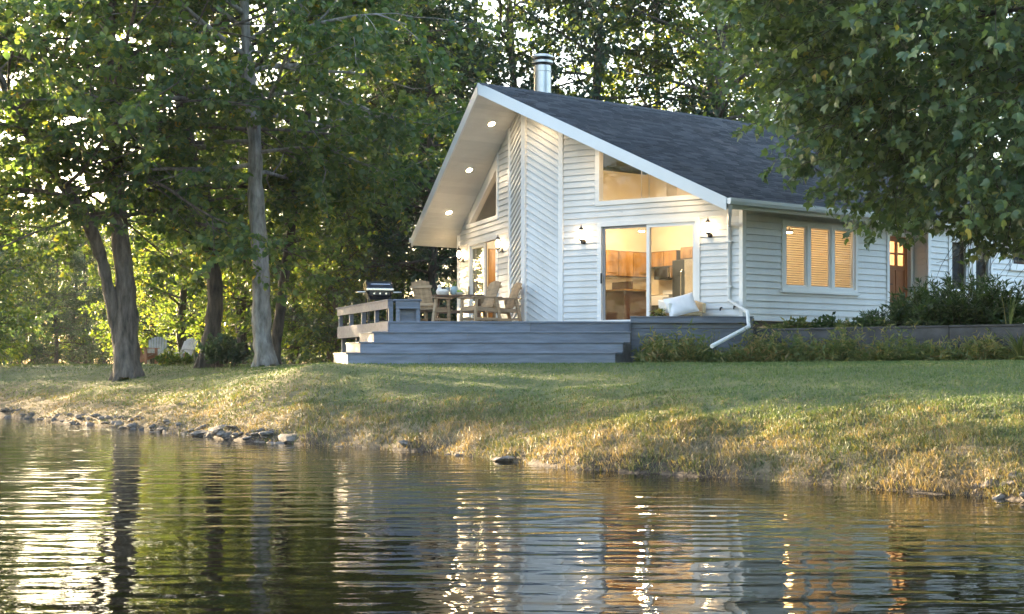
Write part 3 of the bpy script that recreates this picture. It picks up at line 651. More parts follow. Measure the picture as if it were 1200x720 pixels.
# front steps: riser + tread for each level; level 3 is the deck edge
xs_l = [-3.25, -3.04, -2.80, -2.52]; xs_r = [2.04, 2.22, 2.40, 2.44]; ys = [28.72, 29.08, 29.44, 29.80]
for i in range(4):
    zt = DZ - RISE * (3 - i); y0 = ys[i]; z_b = zt - RISE if i else E - .3
    sl = 1.2 if i < 3 else 0
    cuts = [xs_l[i], xs_l[i] + (1.6, 2.5, 1.9, 2.9)[i], xs_r[i]]
    for a, b in zip(cuts[:-1], cuts[1:]): dprism('riser', 'deck', [(a + .002, y0), (b - .002, y0), (b - .002, y0 + .03), (a + .002, y0 + .03)], z_b, zt - .032, bevel=.003)
    if i < 3:
        yb = ys[i + 1] + .03
        dprism('tread', 'deck', [(xs_l[i] - .01, y0 - .028), (xs_r[i] + .01, y0 - .028), (xs_r[i] + (xs_r[i + 1] - xs_r[i]) * .95, yb - .035), (xs_l[i] + .05, yb - .035)], zt - .03, zt)
        rp = [(xs_l[i], y0), (xs_l[i] + ld[0] * sl, y0 + ld[1] * sl), (xs_l[i] + ld[0] * sl + .03, y0 + ld[1] * sl), (xs_l[i] + .03, y0 + .031)]
        dprism('return_riser', 'deck', rp, z_b if i else E - .3, zt - .032, bevel=0)
        tp = [(xs_l[i] - .03, y0 - .028), (xs_l[i] + .3, y0 + .33), (xs_l[i] + ld[0] * sl + .33, y0 + ld[1] * sl), (xs_l[i] + ld[0] * sl - .02, y0 + ld[1] * sl)]
        dprism('return_tread', 'deck', tp, zt - .034, zt - .003)
        dprism('end_board', 'retain', [(xs_r[i] - .01, y0 + .031), (xs_r[i] + .012, y0 + .004), (xs_r[i + 1] + .01, ys[i + 1] + .01), (xs_r[i + 1] - .02, ys[i + 1] + .02)], E - .02, zt - .034, bevel=0)
    else:
        dprism('edge_board', 'deck', [(xs_l[i] - .02, y0 - .03), (xs_r[i], y0 - .03), (xs_r[i], y0 + .018), (xs_l[i] - .02, y0 + .018)], zt - .031, zt + .002)
# left edge fascia, supports
P2 = F1 + ld * 4.57; nl = np.array((-.94, -.34))
def lpt(t, o=0): q = F1 + ld * t + nl * o; return (q[0], q[1])
for a, b in ((.0, 2.1), (2.11, 4.57)): dprism('edge_fascia', 'deckpale', [lpt(a), lpt(a, .03), lpt(b, .03), lpt(b)], DZ - .27, DZ + .004)
for t in (1.6, 3.0, 4.4): dprism('support_post', 'deckpale', [lpt(t, -.15), lpt(t, -.05), lpt(t + .1, -.05), lpt(t + .1, -.15)], E - .2, DZ - .03, bevel=0)
bk = [lpt(4.57), lpt(4.57, .03), (-2.0, 37.4), (-2.02, 37.36)]
dprism('edge_fascia', 'deckpale', bk, DZ - .27, DZ + .003)
# bench rail
RT = E + 1.383
dprism('rail_cap', 'deckpale', [lpt(-.08, .05), lpt(4.66, .05), lpt(4.66, -.26), lpt(.2, -.26)], RT - .03, RT)
for a, b in ((.0, 2.2), (2.21, 4.6)): dprism('rail_board', 'deckpale', [lpt(a, .0), lpt(a, .028), lpt(b, .028), lpt(b, .0)], RT - .19, RT - .031)
for t in (.02, 1.15, 2.3, 3.45, 4.5): dprism('rail_post', 'deck', [lpt(t, -.09), lpt(t, -.002), lpt(t + .085, -.002), lpt(t + .085, -.09)], DZ, RT - .031)
x0, x1 = at(463.5, 0, 29.8)[0], at(492, 0, 29.8)[0]
dprism('rail_cap', 'deck', [(x0 - .05, 29.80), (x1 + .02, 29.80), (x1 + .02, 30.12), (x0 + .12, 30.12)], RT - .028, RT + .004)
dprism('rail_board', 'deck', [(x0, 29.84), (x1, 29.84), (x1, 29.868), (x0, 29.868)], RT - .19, RT - .029)
dprism('bench_panel', 'deck', [(x0 + .02, 30.02), (x1 - .02, 30.02), (x1 - .02, 30.05), (x0 + .02, 30.05)], DZ, RT - .03)
for x in (x0, x1 - .085): dprism('rail_post', 'deck', [(x, 29.87), (x + .085, 29.87), (x + .085, 29.95), (x, 29.95)], DZ, RT - .03)
# raised curb beside the steps
cz = E + 1.015; xa, xb = 2.44, 4.97; z = cz
for k_, h_ in enumerate((.235, .235, .235, .25)):
    dprism('curb_board', 'deck', [(xa, 29.90), (xb, 29.98), (xb, 30.02), (xa, 29.94)], z - h_ + .008, z, bevel=.004); z -= h_
dprism('curb_cap', 'deck', [(xa - .0, 29.88), (xb + .02, 29.96), (xb + .02, 30.07), (xa, 29.99)], cz, cz + .025)
dprism('curb_end', 'retain', [(xb, 29.98), (xb + .03, 29.98), (xb + .03, 30.7), (xb, 30.7)], E, cz - .01)
dprism('curb_end', 'retain', [(xa - .03, 29.6), (xa - .004, 29.6), (xa - .004, 29.94), (xa - .03, 29.94)], E, cz - .12)

# ------------------------------------------------------------------ deck furniture
def garden_chair(label):
    t = empty('garden_chair', label=label, cat='chair', group='weathered wooden chairs on the deck')
    w = .29
    for i in range(6): MB().box(-w + .04, w - .04, -.25 + i * .085, -.25 + i * .085 + .07, .40 + i * -.008, .42 + i * -.008).build('seat_slat', 'cedar', t)
    for i in range(6):
        x = -w + .055 + i * (2 * w - .11 - .075) / 5 + .0375; MB().bar((x, .22, .40), (x, .44, .98 + .02 * math.cos((i - 2.5) * .9)), .075, .022, (0, 1, .3)).build('back_slat', 'cedar', t)
    for z, yy in ((.47, .265), (.86, .41)): MB().bar((-w, yy, z), (w, yy, z), .03, .06).build('back_rail', 'cedar', t)
    for s in (-1, 1):
        MB().bar((s * (w + .02), -.28, 0), (s * (w + .02), -.24, .60), .06, .06).build('leg', 'cedar', t, bevel=.006)
        MB().bar((s * (w + .02), .40, 0), (s * (w + .02), .26, .60), .06, .07).build('leg', 'cedar', t, bevel=.006)
        MB().box(s * (w + .02) - .06, s * (w + .02) + .06, -.34, .40, .60, .63).build('armrest', 'cedar', t, bevel=.01)
        MB().bar((s * (w + .015), -.25, .36), (s * (w + .015), .28, .33), .035, .085).build('seat_rail', 'cedar', t)
        MB().bar((s * (w + .02), -.25, .14), (s * (w + .02), .36, .14), .03, .05).build('stretcher', 'cedar', t)
    MB().bar((-w, -.26, .36), (w, -.26, .36), .03, .085).build('seat_rail', 'cedar', t)
    return t
def place(o, px, d, rz, z=DZ): o.location = ((px - CX) / F * d, d, z); o.rotation_euler = (0, 0, rz); return o
ch = garden_chair('wooden slatted chair at the barbecue end of the dining table'); place(ch, 505, 32.9, R(150))
c2 = copy_tree(ch); c2['label'] = 'wooden slatted armchair turned three-quarters away, standing before the dining table'; place(c2, 561, 32.5, R(-58))
c3 = copy_tree(ch); c3['label'] = 'wooden slatted armchair pushed against the chevron wall corner'; place(c3, 586, 33.15, R(-68))
tb = empty('dining_table', label='brown wooden outdoor dining table by the deck chairs', cat='table'); place(tb, 537, 34.2, R(-6))
for i in range(6): MB().box(-.62, .62, -.42 + i * .142, -.42 + i * .142 + .136, .72, .75).build('table_board', 'brownwood', tb, bevel=.004)
for s in (-1, 1):
    MB().bar((s * .5, -.34, 0), (s * .5, .26, .70), .06, .07).build('leg', 'brownwood', tb); MB().bar((s * .5, .34, 0), (s * .5, -.26, .70), .05, .07).build('leg', 'brownwood', tb)
    MB().box(s * .5 - .04, s * .5 + .04, -.38, .38, .68, .719).build('bearer', 'brownwood', tb)
MB().bar((-.5, 0, .36), (.5, 0, .36), .05, .07).build('stretcher', 'brownwood', tb)
def on_table(name, px, label, cat, parts, d=34.1, z=DZ + .75):
    t = empty(name, label=label, cat=cat); place(t, px, d, 0, z)
    for n_, m_, prof in parts: MB().lathe(prof, n=14).build(n_, m_, t, True)
    return t
on_table('jug', 515, 'white jug on the dining table beside the flower vase', 'jug', [('body', 'white', [(.04, 0), (.075, .05), (.08, .10), (.04, .17), (.05, .21)]), ('lid', 'white', [(.05, .21), (.03, .235), (.002, .25)])])
t = on_table('soup_tureen', 520, 'low white lidded tureen on the dining table', 'tureen', [('bowl', 'white', [(.06, 0), (.12, .06), (.125, .09)]), ('lid', 'white', [(.125, .09), (.06, .13), (.002, .14)])], 33.95)
vz = on_table('flower_vase', 524, 'slim glass vase of pale flowers on the dining table', 'vase', [('vase', 'pot', [(.035, 0), (.05, .08), (.03, .17), (.04, .2)])], 34.25)
v2 = on_table('serving_pot', 532, 'blue-grey ceramic pot with flowers on the dining table', 'pot', [('body', 'pot', [(.06, 0), (.095, .06), (.1, .16), (.08, .2), (.085, .21)])], 34.1)
b3 = on_table('fruit_bowl', 539, 'small bowl of green fruit on the dining table', 'bowl', [('bowl', 'white', [(.04, 0), (.09, .04), (.1, .06)])], 34.0)
for i in range(5):
    a = i * 1.25; MB().lathe([(.002, -.035), (.03, -.02), (.036, 0), (.03, .02), (.002, .035)], (.045 * math.cos(a), .045 * math.sin(a), .07 + .02 * (i % 2)), 10).build('fruit', 'fruit' if 'fruit' in M else 'leafmid', b3, True)
M['petal'] = surf('pale_petals', (.72, .60, .42), .8, .15, 20); M['fruit'] = surf('green_fruit', (.28, .40, .06), .4, .2, 10)
for c in b3.children:
    if c.name.startswith('fruit'): c.data.materials.clear(); c.data.materials.append(M['fruit'])
for host, n in ((vz, 7), (v2, 5)):
    for i in range(n):
        a = i * 2.4; r_ = .03 + .045 * random.random(); top_ = (r_ * math.cos(a), r_ * math.sin(a), .26 + .10 * random.random())
        st_ = MB().tube([(0, 0, .15), top_], .004, 5).build('stem', 'fruit', host)
        f = MB()
        for k_ in range(7):
            b_ = k_ * .9; f.poly([top_, (top_[0] + .03 * math.cos(b_), top_[1] + .03 * math.sin(b_), top_[2] + .012), (top_[0] + .045 * math.cos(b_ + .45), top_[1] + .045 * math.sin(b_ + .45), top_[2] + .03), (top_[0] + .03 * math.cos(b_ + .9), top_[1] + .03 * math.sin(b_ + .9), top_[2] + .012)])
        f.build('flower', 'petal', st_)
for px, d, m_, lab in ((547, 33.6, 'petal', 'pinkish flowerpot under the dining table'), (552, 33.9, 'white', 'white flowerpot standing under the dining table')):
    on_table('flowerpot', px, lab, 'pot', [('pot', m_, [(.07, 0), (.10, .20), (.105, .22), (.09, .22)])], d, DZ)
# barbecue
gr = empty('barbecue_grill', label='black and steel barbecue grill with domed lid behind the deck rail', cat='grill'); place(gr, 443, 33.6, R(15))
GZ = .70
def lid_sec(x, r):
    return [(x, r * math.cos(a), GZ + .12 + r * .85 * math.sin(a)) for a in [math.pi * i / 10 for i in range(11)]]
ld_ = MB(); ld_.prism(lid_sec(-.31, .29), lid_sec(.31, .29)); l_o = ld_.build('lid', 'black', gr, True, .03)
MB().box(-.32, .32, -.31, -.285, GZ + .12, GZ + .17).build('lid_band', 'chrome', l_o, bevel=.008)
MB().tube([(-.22, -.24, GZ + .26), (-.22, -.32, GZ + .26), (.22, -.32, GZ + .26), (.22, -.24, GZ + .26)], .013, 8).build('handle', 'chrome', l_o, True)
MB().prism([(-.31, -.25, GZ + .12), (.31, -.25, GZ + .12), (.31, .25, GZ + .12), (-.31, .25, GZ + .12)], [(-.24, -.17, GZ - .08), (.24, -.17, GZ - .08), (.24, .17, GZ - .08), (-.24, .17, GZ - .08)]).build('firebox', 'black', gr, bevel=.02)
for s in (-1, 1):
    MB().box(s * .32 - (.0 if s > 0 else .20), s * .32 + (.20 if s > 0 else .0), -.2, .2, GZ + .07, GZ + .10).build('side_shelf', 'chrome', gr, bevel=.01)
    for yy in (-.18, .18): MB().bar((s * .25, yy, 0), (s * .25, yy, GZ - .02), .035, .035).build('leg', 'darkmetal', gr)
MB().box(-.27, .27, -.2, .2, .12, .14).build('shelf', 'darkmetal', gr)
MB().box(-.24, .24, -.27, -.25, GZ + .01, GZ + .1).build('control_panel', 'darkmetal', gr, bevel=.006)
for i in range(3): MB().tube([(-.14 + .14 * i, -.27, GZ + .05), (-.14 + .14 * i, -.30, GZ + .05)], .022, 10).build('knob', 'chrome', gr, True)
# lounge chair with pillow
lc = empty('lounge_chair', label='low white and tan lounge chair beside the kitchen sliding door', cat='chair'); place(lc, 800, 30.72, R(12))
MB().box(-.33, .33, -.32, .30, .14, .24).build('seat', 'wicker', lc, bevel=.03)
MB().prism([(-.33, .26, .2), (.33, .26, .2), (.33, .36, .2), (-.33, .36, .2)], [(-.30, .42, .56), (.30, .42, .56), (.30, .48, .56), (-.30, .48, .56)]).build('backrest', 'wicker', lc, bevel=.03)
for s in (-1, 1):
    MB().prism([(s * .33, -.32, .2), (s * .40, -.32, .2), (s * .40, .38, .2), (s * .33, .38, .2)], [(s * .34, -.30, .40), (s * .42, -.30, .40), (s * .42, .40, .50), (s * .34, .40, .50)]).build('armrest', 'white' if s < 0 else 'wicker', lc, bevel=.015)
    for yy in (-.28, .26): MB().box(s * .3 - .03, s * .3 + .03, yy - .03, yy + .03, 0, .15).build('leg', 'wicker', lc)
def pillow(w_, h_, t_):
    n = 14; V = []; Fq = []
    for side in (1, -1):
        for i in range(n + 1):
            for j in range(n + 1):
                u, v = 2 * i / n - 1, 2 * j / n - 1; k_ = (1 - u ** 4) * (1 - v ** 4)
                pin = 1 - .08 * (1 - abs(u)) * abs(v) ** 3 - .0
                V.append((u * w_ / 2 * (1 - .07 * (1 - v * v)), side * t_ / 2 * k_ ** .6 + .006 * math.sin(7 * u + 5 * v) * k_, v * h_ / 2 * (1 - .07 * (1 - u * u))))
    m_ = (n + 1) ** 2
    for sd_ in (0, 1):
        for i in range(n):
            for j in range(n):
                a = sd_ * m_ + i * (n + 1) + j; qd = (a, a + 1, a + n + 2, a + n + 1); Fq.append(qd if sd_ else qd[::-1])
    mb = MB(); mb.v = V; mb.f = Fq; return mb
pw = pillow(.66, .46, .20).build('pillow', 'fabric', None, True); tag(pw, 'big white pillow leaning on the low lounge chair', 'pillow')
pw.location = (at(798, 0, 30.5)[0], 30.46, DZ + .36); pw.rotation_euler = (R(-24), R(-14), R(10))
bw = on_table('white_bowl', 753, 'small white bowl on the sill of the kitchen sliding door', 'bowl', [('bowl', 'white', [(.05, 0), (.09, .05), (.10, .08), (.09, .08)])], 30.9, DZ)
pp = on_table('potted_plant', 772, 'small leafy plant in a pot in front of the kitchen sliding door', 'plant', [('pot', 'wicker', [(.06, 0), (.085, .12), (.09, .13), (.075, .13)])], 30.45, DZ)

# ------------------------------------------------------------------ plants
LEAF = {'lobed': (np.array([(0, 0, 0), (-.36, .12, .05), (-.5, .5, .09), (-.2, .55, .03), (0, 1, -.06), (.36, .12, .05), (.5, .5, .09), (.2, .55, .03)]), [[0, 4, 3, 2, 1], [0, 5, 6, 7, 4]]),
        'oval': (np.array([(0, 0, 0), (-.3, .45, .06), (0, 1, -.06), (.3, .45, .06)]), [[0, 2, 1], [0, 3, 2]]),
        'hex': (np.array([(0, 0, 0), (-.40, .30, .06), (-.26, .72, .05), (0, 1, -.06), (.40, .30, .06), (.26, .72, .05)]), [[0, 3, 2, 1], [0, 4, 5, 3]]),
        'narrow': (np.array([(0, 0, 0), (-.11, .4, .03), (0, 1, -.08), (.11, .4, .03)]), [[0, 2, 1], [0, 3, 2]])}
def unit(a): return a / np.maximum(np.linalg.norm(a, axis=-1, keepdims=True), 1e-9)
def leaves(pos, axis_, nrm, size, shape):
    T, fs = LEAF[shape]; n = len(pos); a = unit(axis_); s = unit(np.cross(a, nrm)); nn = np.cross(s, a)
    V = pos[:, None] + size[:, None, None] * (T[None, :, 0:1] * s[:, None] + T[None, :, 1:2] * a[:, None] + T[None, :, 2:3] * nn[:, None])
    off = (np.arange(n) * len(T))[:, None, None]; Fc = (np.array(fs)[None] + off).reshape(-1, len(fs[0]))
    return V.reshape(-1, 3), Fc, len(fs)
def leaf_mesh(name, pos, dirs, size, shape, m, parent, up=.7, droop=.35, tint=None, jit=.35):
    n = len(pos); r = np.random.default_rng(n)
    ax = unit(dirs) + r.normal(0, jit, (n, 3)) + np.array((0, 0, -droop)); nr = r.normal(0, .55, (n, 3)) + np.array((0, 0, up))
    sz = size * r.uniform(.5, 1.4, n); V, Fc, k = leaves(pos, ax, nr, sz, shape)
    t = r.beta(2, 2.6, n) if tint is None else tint
    o = np_mesh(name, V, [Fc], m, parent, np.repeat(t, k)); o['kind'] = 'stuff'; return o
class Wood:
    def __init__(s): s.V = []; s.F = []; s.n = 0
    def add(s, P, rad, k):
        P = np.asarray(P, float); rad = np.asarray(rad, float); d = unit(np.gradient(P, axis=0)); ref = np.array((.31, .95, .05)) if abs(d[0][2]) > .7 else np.array((.1, .1, 1.))
        a = unit(np.cross(d, ref)); b = np.cross(d, a); t = np.arange(k) * 2 * np.pi / k
        ring = P[:, None] + rad[:, None, None] * (np.cos(t)[None, :, None] * a[:, None] + np.sin(t)[None, :, None] * b[:, None])
        m_ = len(P); i = np.arange(m_ * k).reshape(m_, k); nx_ = np.roll(i, -1, 1)
        s.V.append(ring.reshape(-1, 3)); s.F.append(np.stack([i[:-1], nx_[:-1], nx_[1:], i[1:]], -1).reshape(-1, 4) + s.n); s.n += m_ * k
    def mesh(s, name, m, parent): return np_mesh(name, np.concatenate(s.V), [np.concatenate(s.F)], m, parent, smooth=True)
def wander(p, d, L, n, r, bend=.12, trop=0.0):
    P = [np.array(p, float)]; d = unit(np.array(d, float))
    for i in range(n):
        d = unit(d + r.normal(0, bend, 3) + np.array((0, 0, trop))); P.append(P[-1] + d * L / n)
    return np.array(P), d
def rot_about(d, ang, az):
    d = unit(d); ref = np.array((0, 0, 1.)) if abs(d[2]) < .9 else np.array((1., 0, 0)); a = unit(np.cross(d, ref)); b = np.cross(d, a)
    return d * math.cos(ang) + (a * math.cos(az) + b * math.sin(az)) * math.sin(ang)
def resample(pts, rad, k=5):
    pts = np.array(pts, float); t = np.arange(len(pts)); tt = np.linspace(0, len(pts) - 1, (len(pts) - 1) * k + 1)
    # smooth by Catmull-like averaging
    P = np.stack([np.interp(tt, t, pts[:, i]) for i in range(3)], -1); Rr = np.interp(tt, t, rad)
    for _ in range(3): P[1:-1] = (P[:-2] + 2 * P[1:-1] + P[2:]) / 4
    return P, Rr
def make_tree(name, label, base, stems, seed, nlimb=24, zlo=4, zhi=15, Lmax=6, elev=(2, 60), nsub=7, ntwig=5, twl=.85, per=20, size=.15, shape='oval', bark='bark', leaf='leafmid',
              shapef=None, droop=.35, trop=-.02, bias=None, group=None, local=None, keep=None, shell=None):
    """stems: list of (points, radii) relative to the base"""
    r = np.random.default_rng(seed); t = empty(name, base, label=label, cat='tree', group=group)
    wd_ = Wood(); LP, LD = [], []; ga = r.uniform(0, 6.28)
    limbs = []
    for si, (pts, rad) in enumerate(stems):
        P, Rr = resample(pts, rad, 6)
        Rr = Rr * (1 + .06 * np.sin(np.arange(len(Rr)) * 1.7 + si)); wd_.add(P, Rr, 16); vv = wd_.V[-1]; vv += (.035 * np.sin(vv[:, 2:3] * 2.1 + np.arctan2(vv[:, 1:2] - .3, vv[:, 0:1]) * 3) * r.normal(1, .4, (len(vv), 1))) * unit(vv - np.repeat(P, 16, 0)) * (Rr.max() / .35)
        if si == 0:                        # root flare
            for k_ in range(6):
                a = k_ * 1.05 + r.uniform(-.2, .2); q0 = np.array((math.cos(a), math.sin(a), 0)) * rad[0]
                wd_.add([q0 * 1.3 + (0, 0, -.12), q0 * .98 + (0, 0, .06), q0 * .72 + (0, 0, .3), q0 * .5 + (0, 0, .6)], [rad[0] * .18, rad[0] * .26, rad[0] * .24, rad[0] * .12], 6)
        n_l = nlimb if si == 0 else max(5, int(nlimb * .45))
        z0, z1 = max(zlo, P[:, 2].min() + .3), min(zhi, P[:, 2].max())
        for i in range(n_l):
            f_ = (i + r.uniform(0, 1)) / n_l; z = z0 + (z1 - z0) * f_; k_ = int(np.argmin(abs(P[:, 2] - z))); ga += 2.4 + r.normal(0, .3)
            e_ = R(elev[0] + (elev[1] - elev[0]) * f_ + r.normal(0, 6)); sh = (shapef(f_) if shapef else (.55 + .75 * math.sin(math.pi * min(1, f_ * .9 + .12)) * (1 - .35 * f_)))
            az = ga if bias is None else bias[0] + (((ga - bias[0] + math.pi) % (2 * math.pi)) - math.pi) * bias[1]
            limbs.append((P[k_], np.array((math.cos(az) * math.cos(e_), math.sin(az) * math.cos(e_), math.sin(e_))), Lmax * sh * r.uniform(.75, 1.15), Rr[k_] * .48))
        limbs.append((P[-1], unit(P[-1] - P[-3]), Lmax * .35, Rr[-1]))
    for p, d, L, r0 in limbs:
        r0 = min(r0, .018 + L * .009); n = 7; P, _ = wander(p, d, L, n, r, .10, trop); rad = np.linspace(r0, .014, n + 1); wd_.add(P, rad, 6)
        for j in range(nsub):
            f_ = .10 + .90 * (j + r.uniform(0, .9)) / nsub; k_ = min(n - 1, int(f_ * n)); q = P[k_] + (P[k_ + 1] - P[k_]) * (f_ * n - k_); dd = P[k_ + 1] - P[k_]
            d2 = rot_about(dd, R(r.uniform(28, 62)), r.uniform(0, 6.28)); d2[2] = d2[2] * .6 + .06; L2 = L * r.uniform(.2, .42) * (1.15 - .5 * f_) + .4
            P2, _ = wander(q, d2, L2, 5, r, .16, trop * 1.3); wd_.add(P2, np.linspace(max(.008, rad[k_] * .5), .006, 6), 4)
            for m_ in range(ntwig):
                g_ = .25 + .75 * (m_ + r.uniform(0, 1)) / ntwig; k2 = min(4, int(g_ * 5)); q2 = P2[k2] + (P2[k2 + 1] - P2[k2]) * (g_ * 5 - k2)
                d3 = rot_about(P2[k2 + 1] - P2[k2], R(r.uniform(25, 70)), r.uniform(0, 6.28)); d3[2] = d3[2] * .6 - .05
                P3, _ = wander(q2, d3, twl * r.uniform(.5, 1.2), 3, r, .22, trop * 2); wd_.add(P3, [.006, .005, .004, .003], 3)
                tt = r.uniform(.08, 1.05, per); kk = np.minimum(2, (tt * 3).astype(int)); fr_ = (tt * 3 - kk)[:, None]
                pos = P3[kk] + (P3[kk + 1] - P3[kk]) * fr_; side = r.normal(0, 1, (per, 3)) * np.array((1, 1, .5))
                LP.append(pos + side * .05 * (size / .15)); LD.append(unit(P3[kk + 1] - P3[kk]) * .6 + unit(side))
    if shell:                              # outer twigs that close the crown: (centre, radii, count, length, leaves)
        c_, rad3, cnt, tl_, lv = shell; c_ = np.array(c_, float); rad3 = np.array(rad3, float); u = unit(r.normal(0, 1, (cnt, 3)))
        lump = 1 + .10 * np.sin(u[:, 0] * 7 + u[:, 2] * 5) + .08 * np.sin(u[:, 1] * 11 + u[:, 0] * 4 + 2) + .05 * np.sin(u[:, 2] * 17 + u[:, 1] * 9)
        for ui, k_ in zip(u, (r.random(cnt) ** .45 * .45 + .52) * lump):
            P3, _ = wander(c_ + ui * rad3 * k_, unit(ui * rad3) * .7 + r.normal(0, .5, 3) * (1, 1, .6), tl_ * r.uniform(.6, 1.2), 4, r, .18, -.10); wd_.add(P3, [.009, .007, .006, .005, .003], 3)
            tt = r.uniform(.0, 1.05, lv); kk = np.minimum(3, (tt * 4).astype(int)); pos = P3[kk] + (P3[kk + 1] - P3[kk]) * (tt * 4 - kk)[:, None]; side = r.normal(0, 1, (lv, 3)) * np.array((1, 1, .5))
            LP.append(pos + side * .05); LD.append(unit(P3[kk + 1] - P3[kk]) * .5 + unit(side) + np.array((0, 0, -.35)))
    wd_.mesh('trunk', bark, t)
    LP = np.concatenate(LP); LD = np.concatenate(LD)
    if keep is not None: k_ = keep(LP + np.array(base)); LP, LD = LP[k_], LD[k_]
    clump = .5 + .5 * np.sin(LP[:, 0] * 2.1 + 1) * np.sin(LP[:, 1] * 1.9) * np.sin(LP[:, 2] * 2.3 + .5)
    tint = np.clip(r.beta(2.2, 3, len(LP)) + .22 * (clump - .5) + (r.random(len(LP)) > .97) * .4, 0, 1)
    leaf_mesh('crown', LP, LD, size, shape, leaf, t, droop=droop, tint=tint); t['nleaf'] = len(LP)
    return t
def stem_px(rows, d, base, dd=None):        # photo rows (px, py, radius in px) -> points relative to base
    pts, rad = [], []
    for i, (px, py, r_) in enumerate(rows):
        q = np.array(at(px, py, d + (dd[i] if dd else 0))); pts.append(q - np.array(base)); rad.append(r_ * d / F * (.72 if py < 435 else .85))
    return pts, rad
def base_px(px, d): x = (px - CX) / F * d; return (x, d, float(gz(x, d)) - .03)
b1 = base_px(150, 38)
make_tree('maple_tree', 'twin-stemmed grey tree leaning over the lawn nearest the pond shore', b1,
          [stem_px([(150, 442, 21), (149, 400, 18), (146, 340, 15.5), (141, 270, 14), (136, 200, 13), (132, 110, 11), (128, 0, 9), (124, -140, 5), (122, -220, 2)], 38, b1),
           stem_px([(147, 428, 14), (139, 385, 12), (128, 340, 11), (118, 300, 10), (104, 262, 9), (80, 225, 8), (50, 190, 7), (15, 130, 5), (-10, 60, 2)], 38, b1, [0, 0, -.1, -.3, -.6, -1, -1.4, -2, -2.4])],
          11, 30, 4.2, 15, 6.2, (-8, 55), 9, 5, .9, 30, .155, shape='hex', leaf='leafmaple', bark='bark', trop=-.03, group='large trees on the lawn')
b2 = base_px(245, 40)
make_tree('maple_tree', 'dark-barked tree with a shrub at its foot, between the twin-stemmed tree and the pale trunk', b2,
          [stem_px([(246, 436, 17), (249, 390, 13.5), (252, 335, 12), (249, 275, 11), (238, 220, 10.5), (222, 170, 10), (210, 100, 8), (203, 0, 6), (200, -120, 3), (200, -190, 1.5)], 40, b2)],
          12, 30, 4.5, 15.5, 5.6, (-5, 60), 8, 5, .9, 30, .155, shape='hex', leaf='leafmaple', bark='barkdark', trop=-.03, group='large trees on the lawn')
b3 = base_px(311, 37.5)
make_tree('maple_tree', 'pale lichen-barked straight tree trunk beside the deck end of the lawn', b3,
          [stem_px([(312, 428, 18.5), (309, 400, 15.5), (305, 330, 14), (302, 250, 13), (299, 180, 12), (292, 100, 10), (286, 0, 8), (282, -120, 4.5), (280, -200, 2)], 37.5, b3)],
          13, 30, 4.8, 15, 5.4, (-5, 60), 9, 5, .9, 30, .155, shape='hex', leaf='leafmaple', bark='barkpale', trop=-.03, group='large trees on the lawn')
b4 = base_px(323, 43)
make_tree('maple_tree', 'slim dark tree leaning behind the pale lichen-barked trunk', b4,
          [stem_px([(322, 427, 9), (327, 370, 8.5), (336, 310, 8), (342, 250, 8), (351, 200, 7), (362, 120, 6), (370, 20, 4), (374, -90, 2)], 43, b4)],
          14, 20, 5, 13, 5, (0, 60), 7, 5, .9, 20, .16, leaf='leafmid', bark='barkdark', group='large trees on the lawn')
b5 = base_px(1395, 24.5)
make_tree('broadleaf_tree', 'dense broad-leaved tree hanging over the wing roof and garden bed', b5,
          [([(0, 0, 0), (-.1, 0, 1.5), (-.3, .1, 3.2), (-.4, 0, 5.5), (-.6, 0, 8), (-.6, 0, 11)], [.32, .25, .23, .2, .14, .04])],
          15, 30, 3.6, 11, 5.0, (8, 62), 7, 4, .8, 16, .145, shape='lobed', leaf='leafright', bark='barkdark', bias=(math.pi, .5), trop=-.022,
          keep=lambda P: (P[:, 1] > 15) & (P[:, 2] > 3.35 + .2 * np.sin(P[:, 0] * 5)), shell=((-2.1, 0, 6.2), (5.95, 4.6, 4.3), 3400, .95, 20))
# shared background trees
def proto_tree(name, label, seed, H, **kw):
    return make_tree(name, label, (0, 0, -50), [([(0, 0, 0), (.1, .05, H * .2), (-.1, .1, H * .45), (.1, -.1, H * .7), (0, 0, H)], [.24, .19, .15, .10, .02])], seed, **kw)
PA = proto_tree('tall_tree', 'x', 21, 19, nlimb=30, zlo=5, zhi=18, Lmax=4.6, nsub=7, ntwig=5, twl=1.0, per=14, size=.20, leaf='leafmid', bark='bark')
PB = proto_tree('bushy_tree', 'x', 22, 9, nlimb=26, zlo=.5, zhi=8.5, Lmax=3.6, elev=(8, 65), nsub=7, ntwig=5, twl=.9, per=14, size=.19, leaf='leafmid', bark='barkdark')
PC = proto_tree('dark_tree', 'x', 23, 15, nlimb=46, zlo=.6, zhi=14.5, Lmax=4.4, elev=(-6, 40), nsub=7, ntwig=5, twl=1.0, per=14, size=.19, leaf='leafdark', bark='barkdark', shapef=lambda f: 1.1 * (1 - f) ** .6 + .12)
used = set()
def put(P, px, d, s, rz, label, group, name=None, sz=None):
    o = P if P.name not in used else copy_tree(P); used.add(P.name)
    x = (px - CX) / F * d; o.location = (x, d, float(gz(x, d)) - .05); o.rotation_euler = (0, 0, rz); o.scale = (s, s, sz or s); o['label'] = label; o['group'] = group; return o
G1 = 'trees behind the cottage'
put(PA, 845, 48, .95, .3, 'tall slender tree whose bare trunk rises behind the roof ridge', G1)
put(PA, 832, 51, .9, 2.3, 'second slender trunk close beside the tall one behind the roof ridge', G1)
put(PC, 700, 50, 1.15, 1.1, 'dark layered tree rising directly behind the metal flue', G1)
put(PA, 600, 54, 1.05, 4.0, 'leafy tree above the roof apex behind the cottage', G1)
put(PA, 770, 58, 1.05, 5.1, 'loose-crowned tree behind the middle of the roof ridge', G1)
put(PC, 935, 56, 1.2, 3.3, 'dark tree behind the far end of the roof ridge', G1)
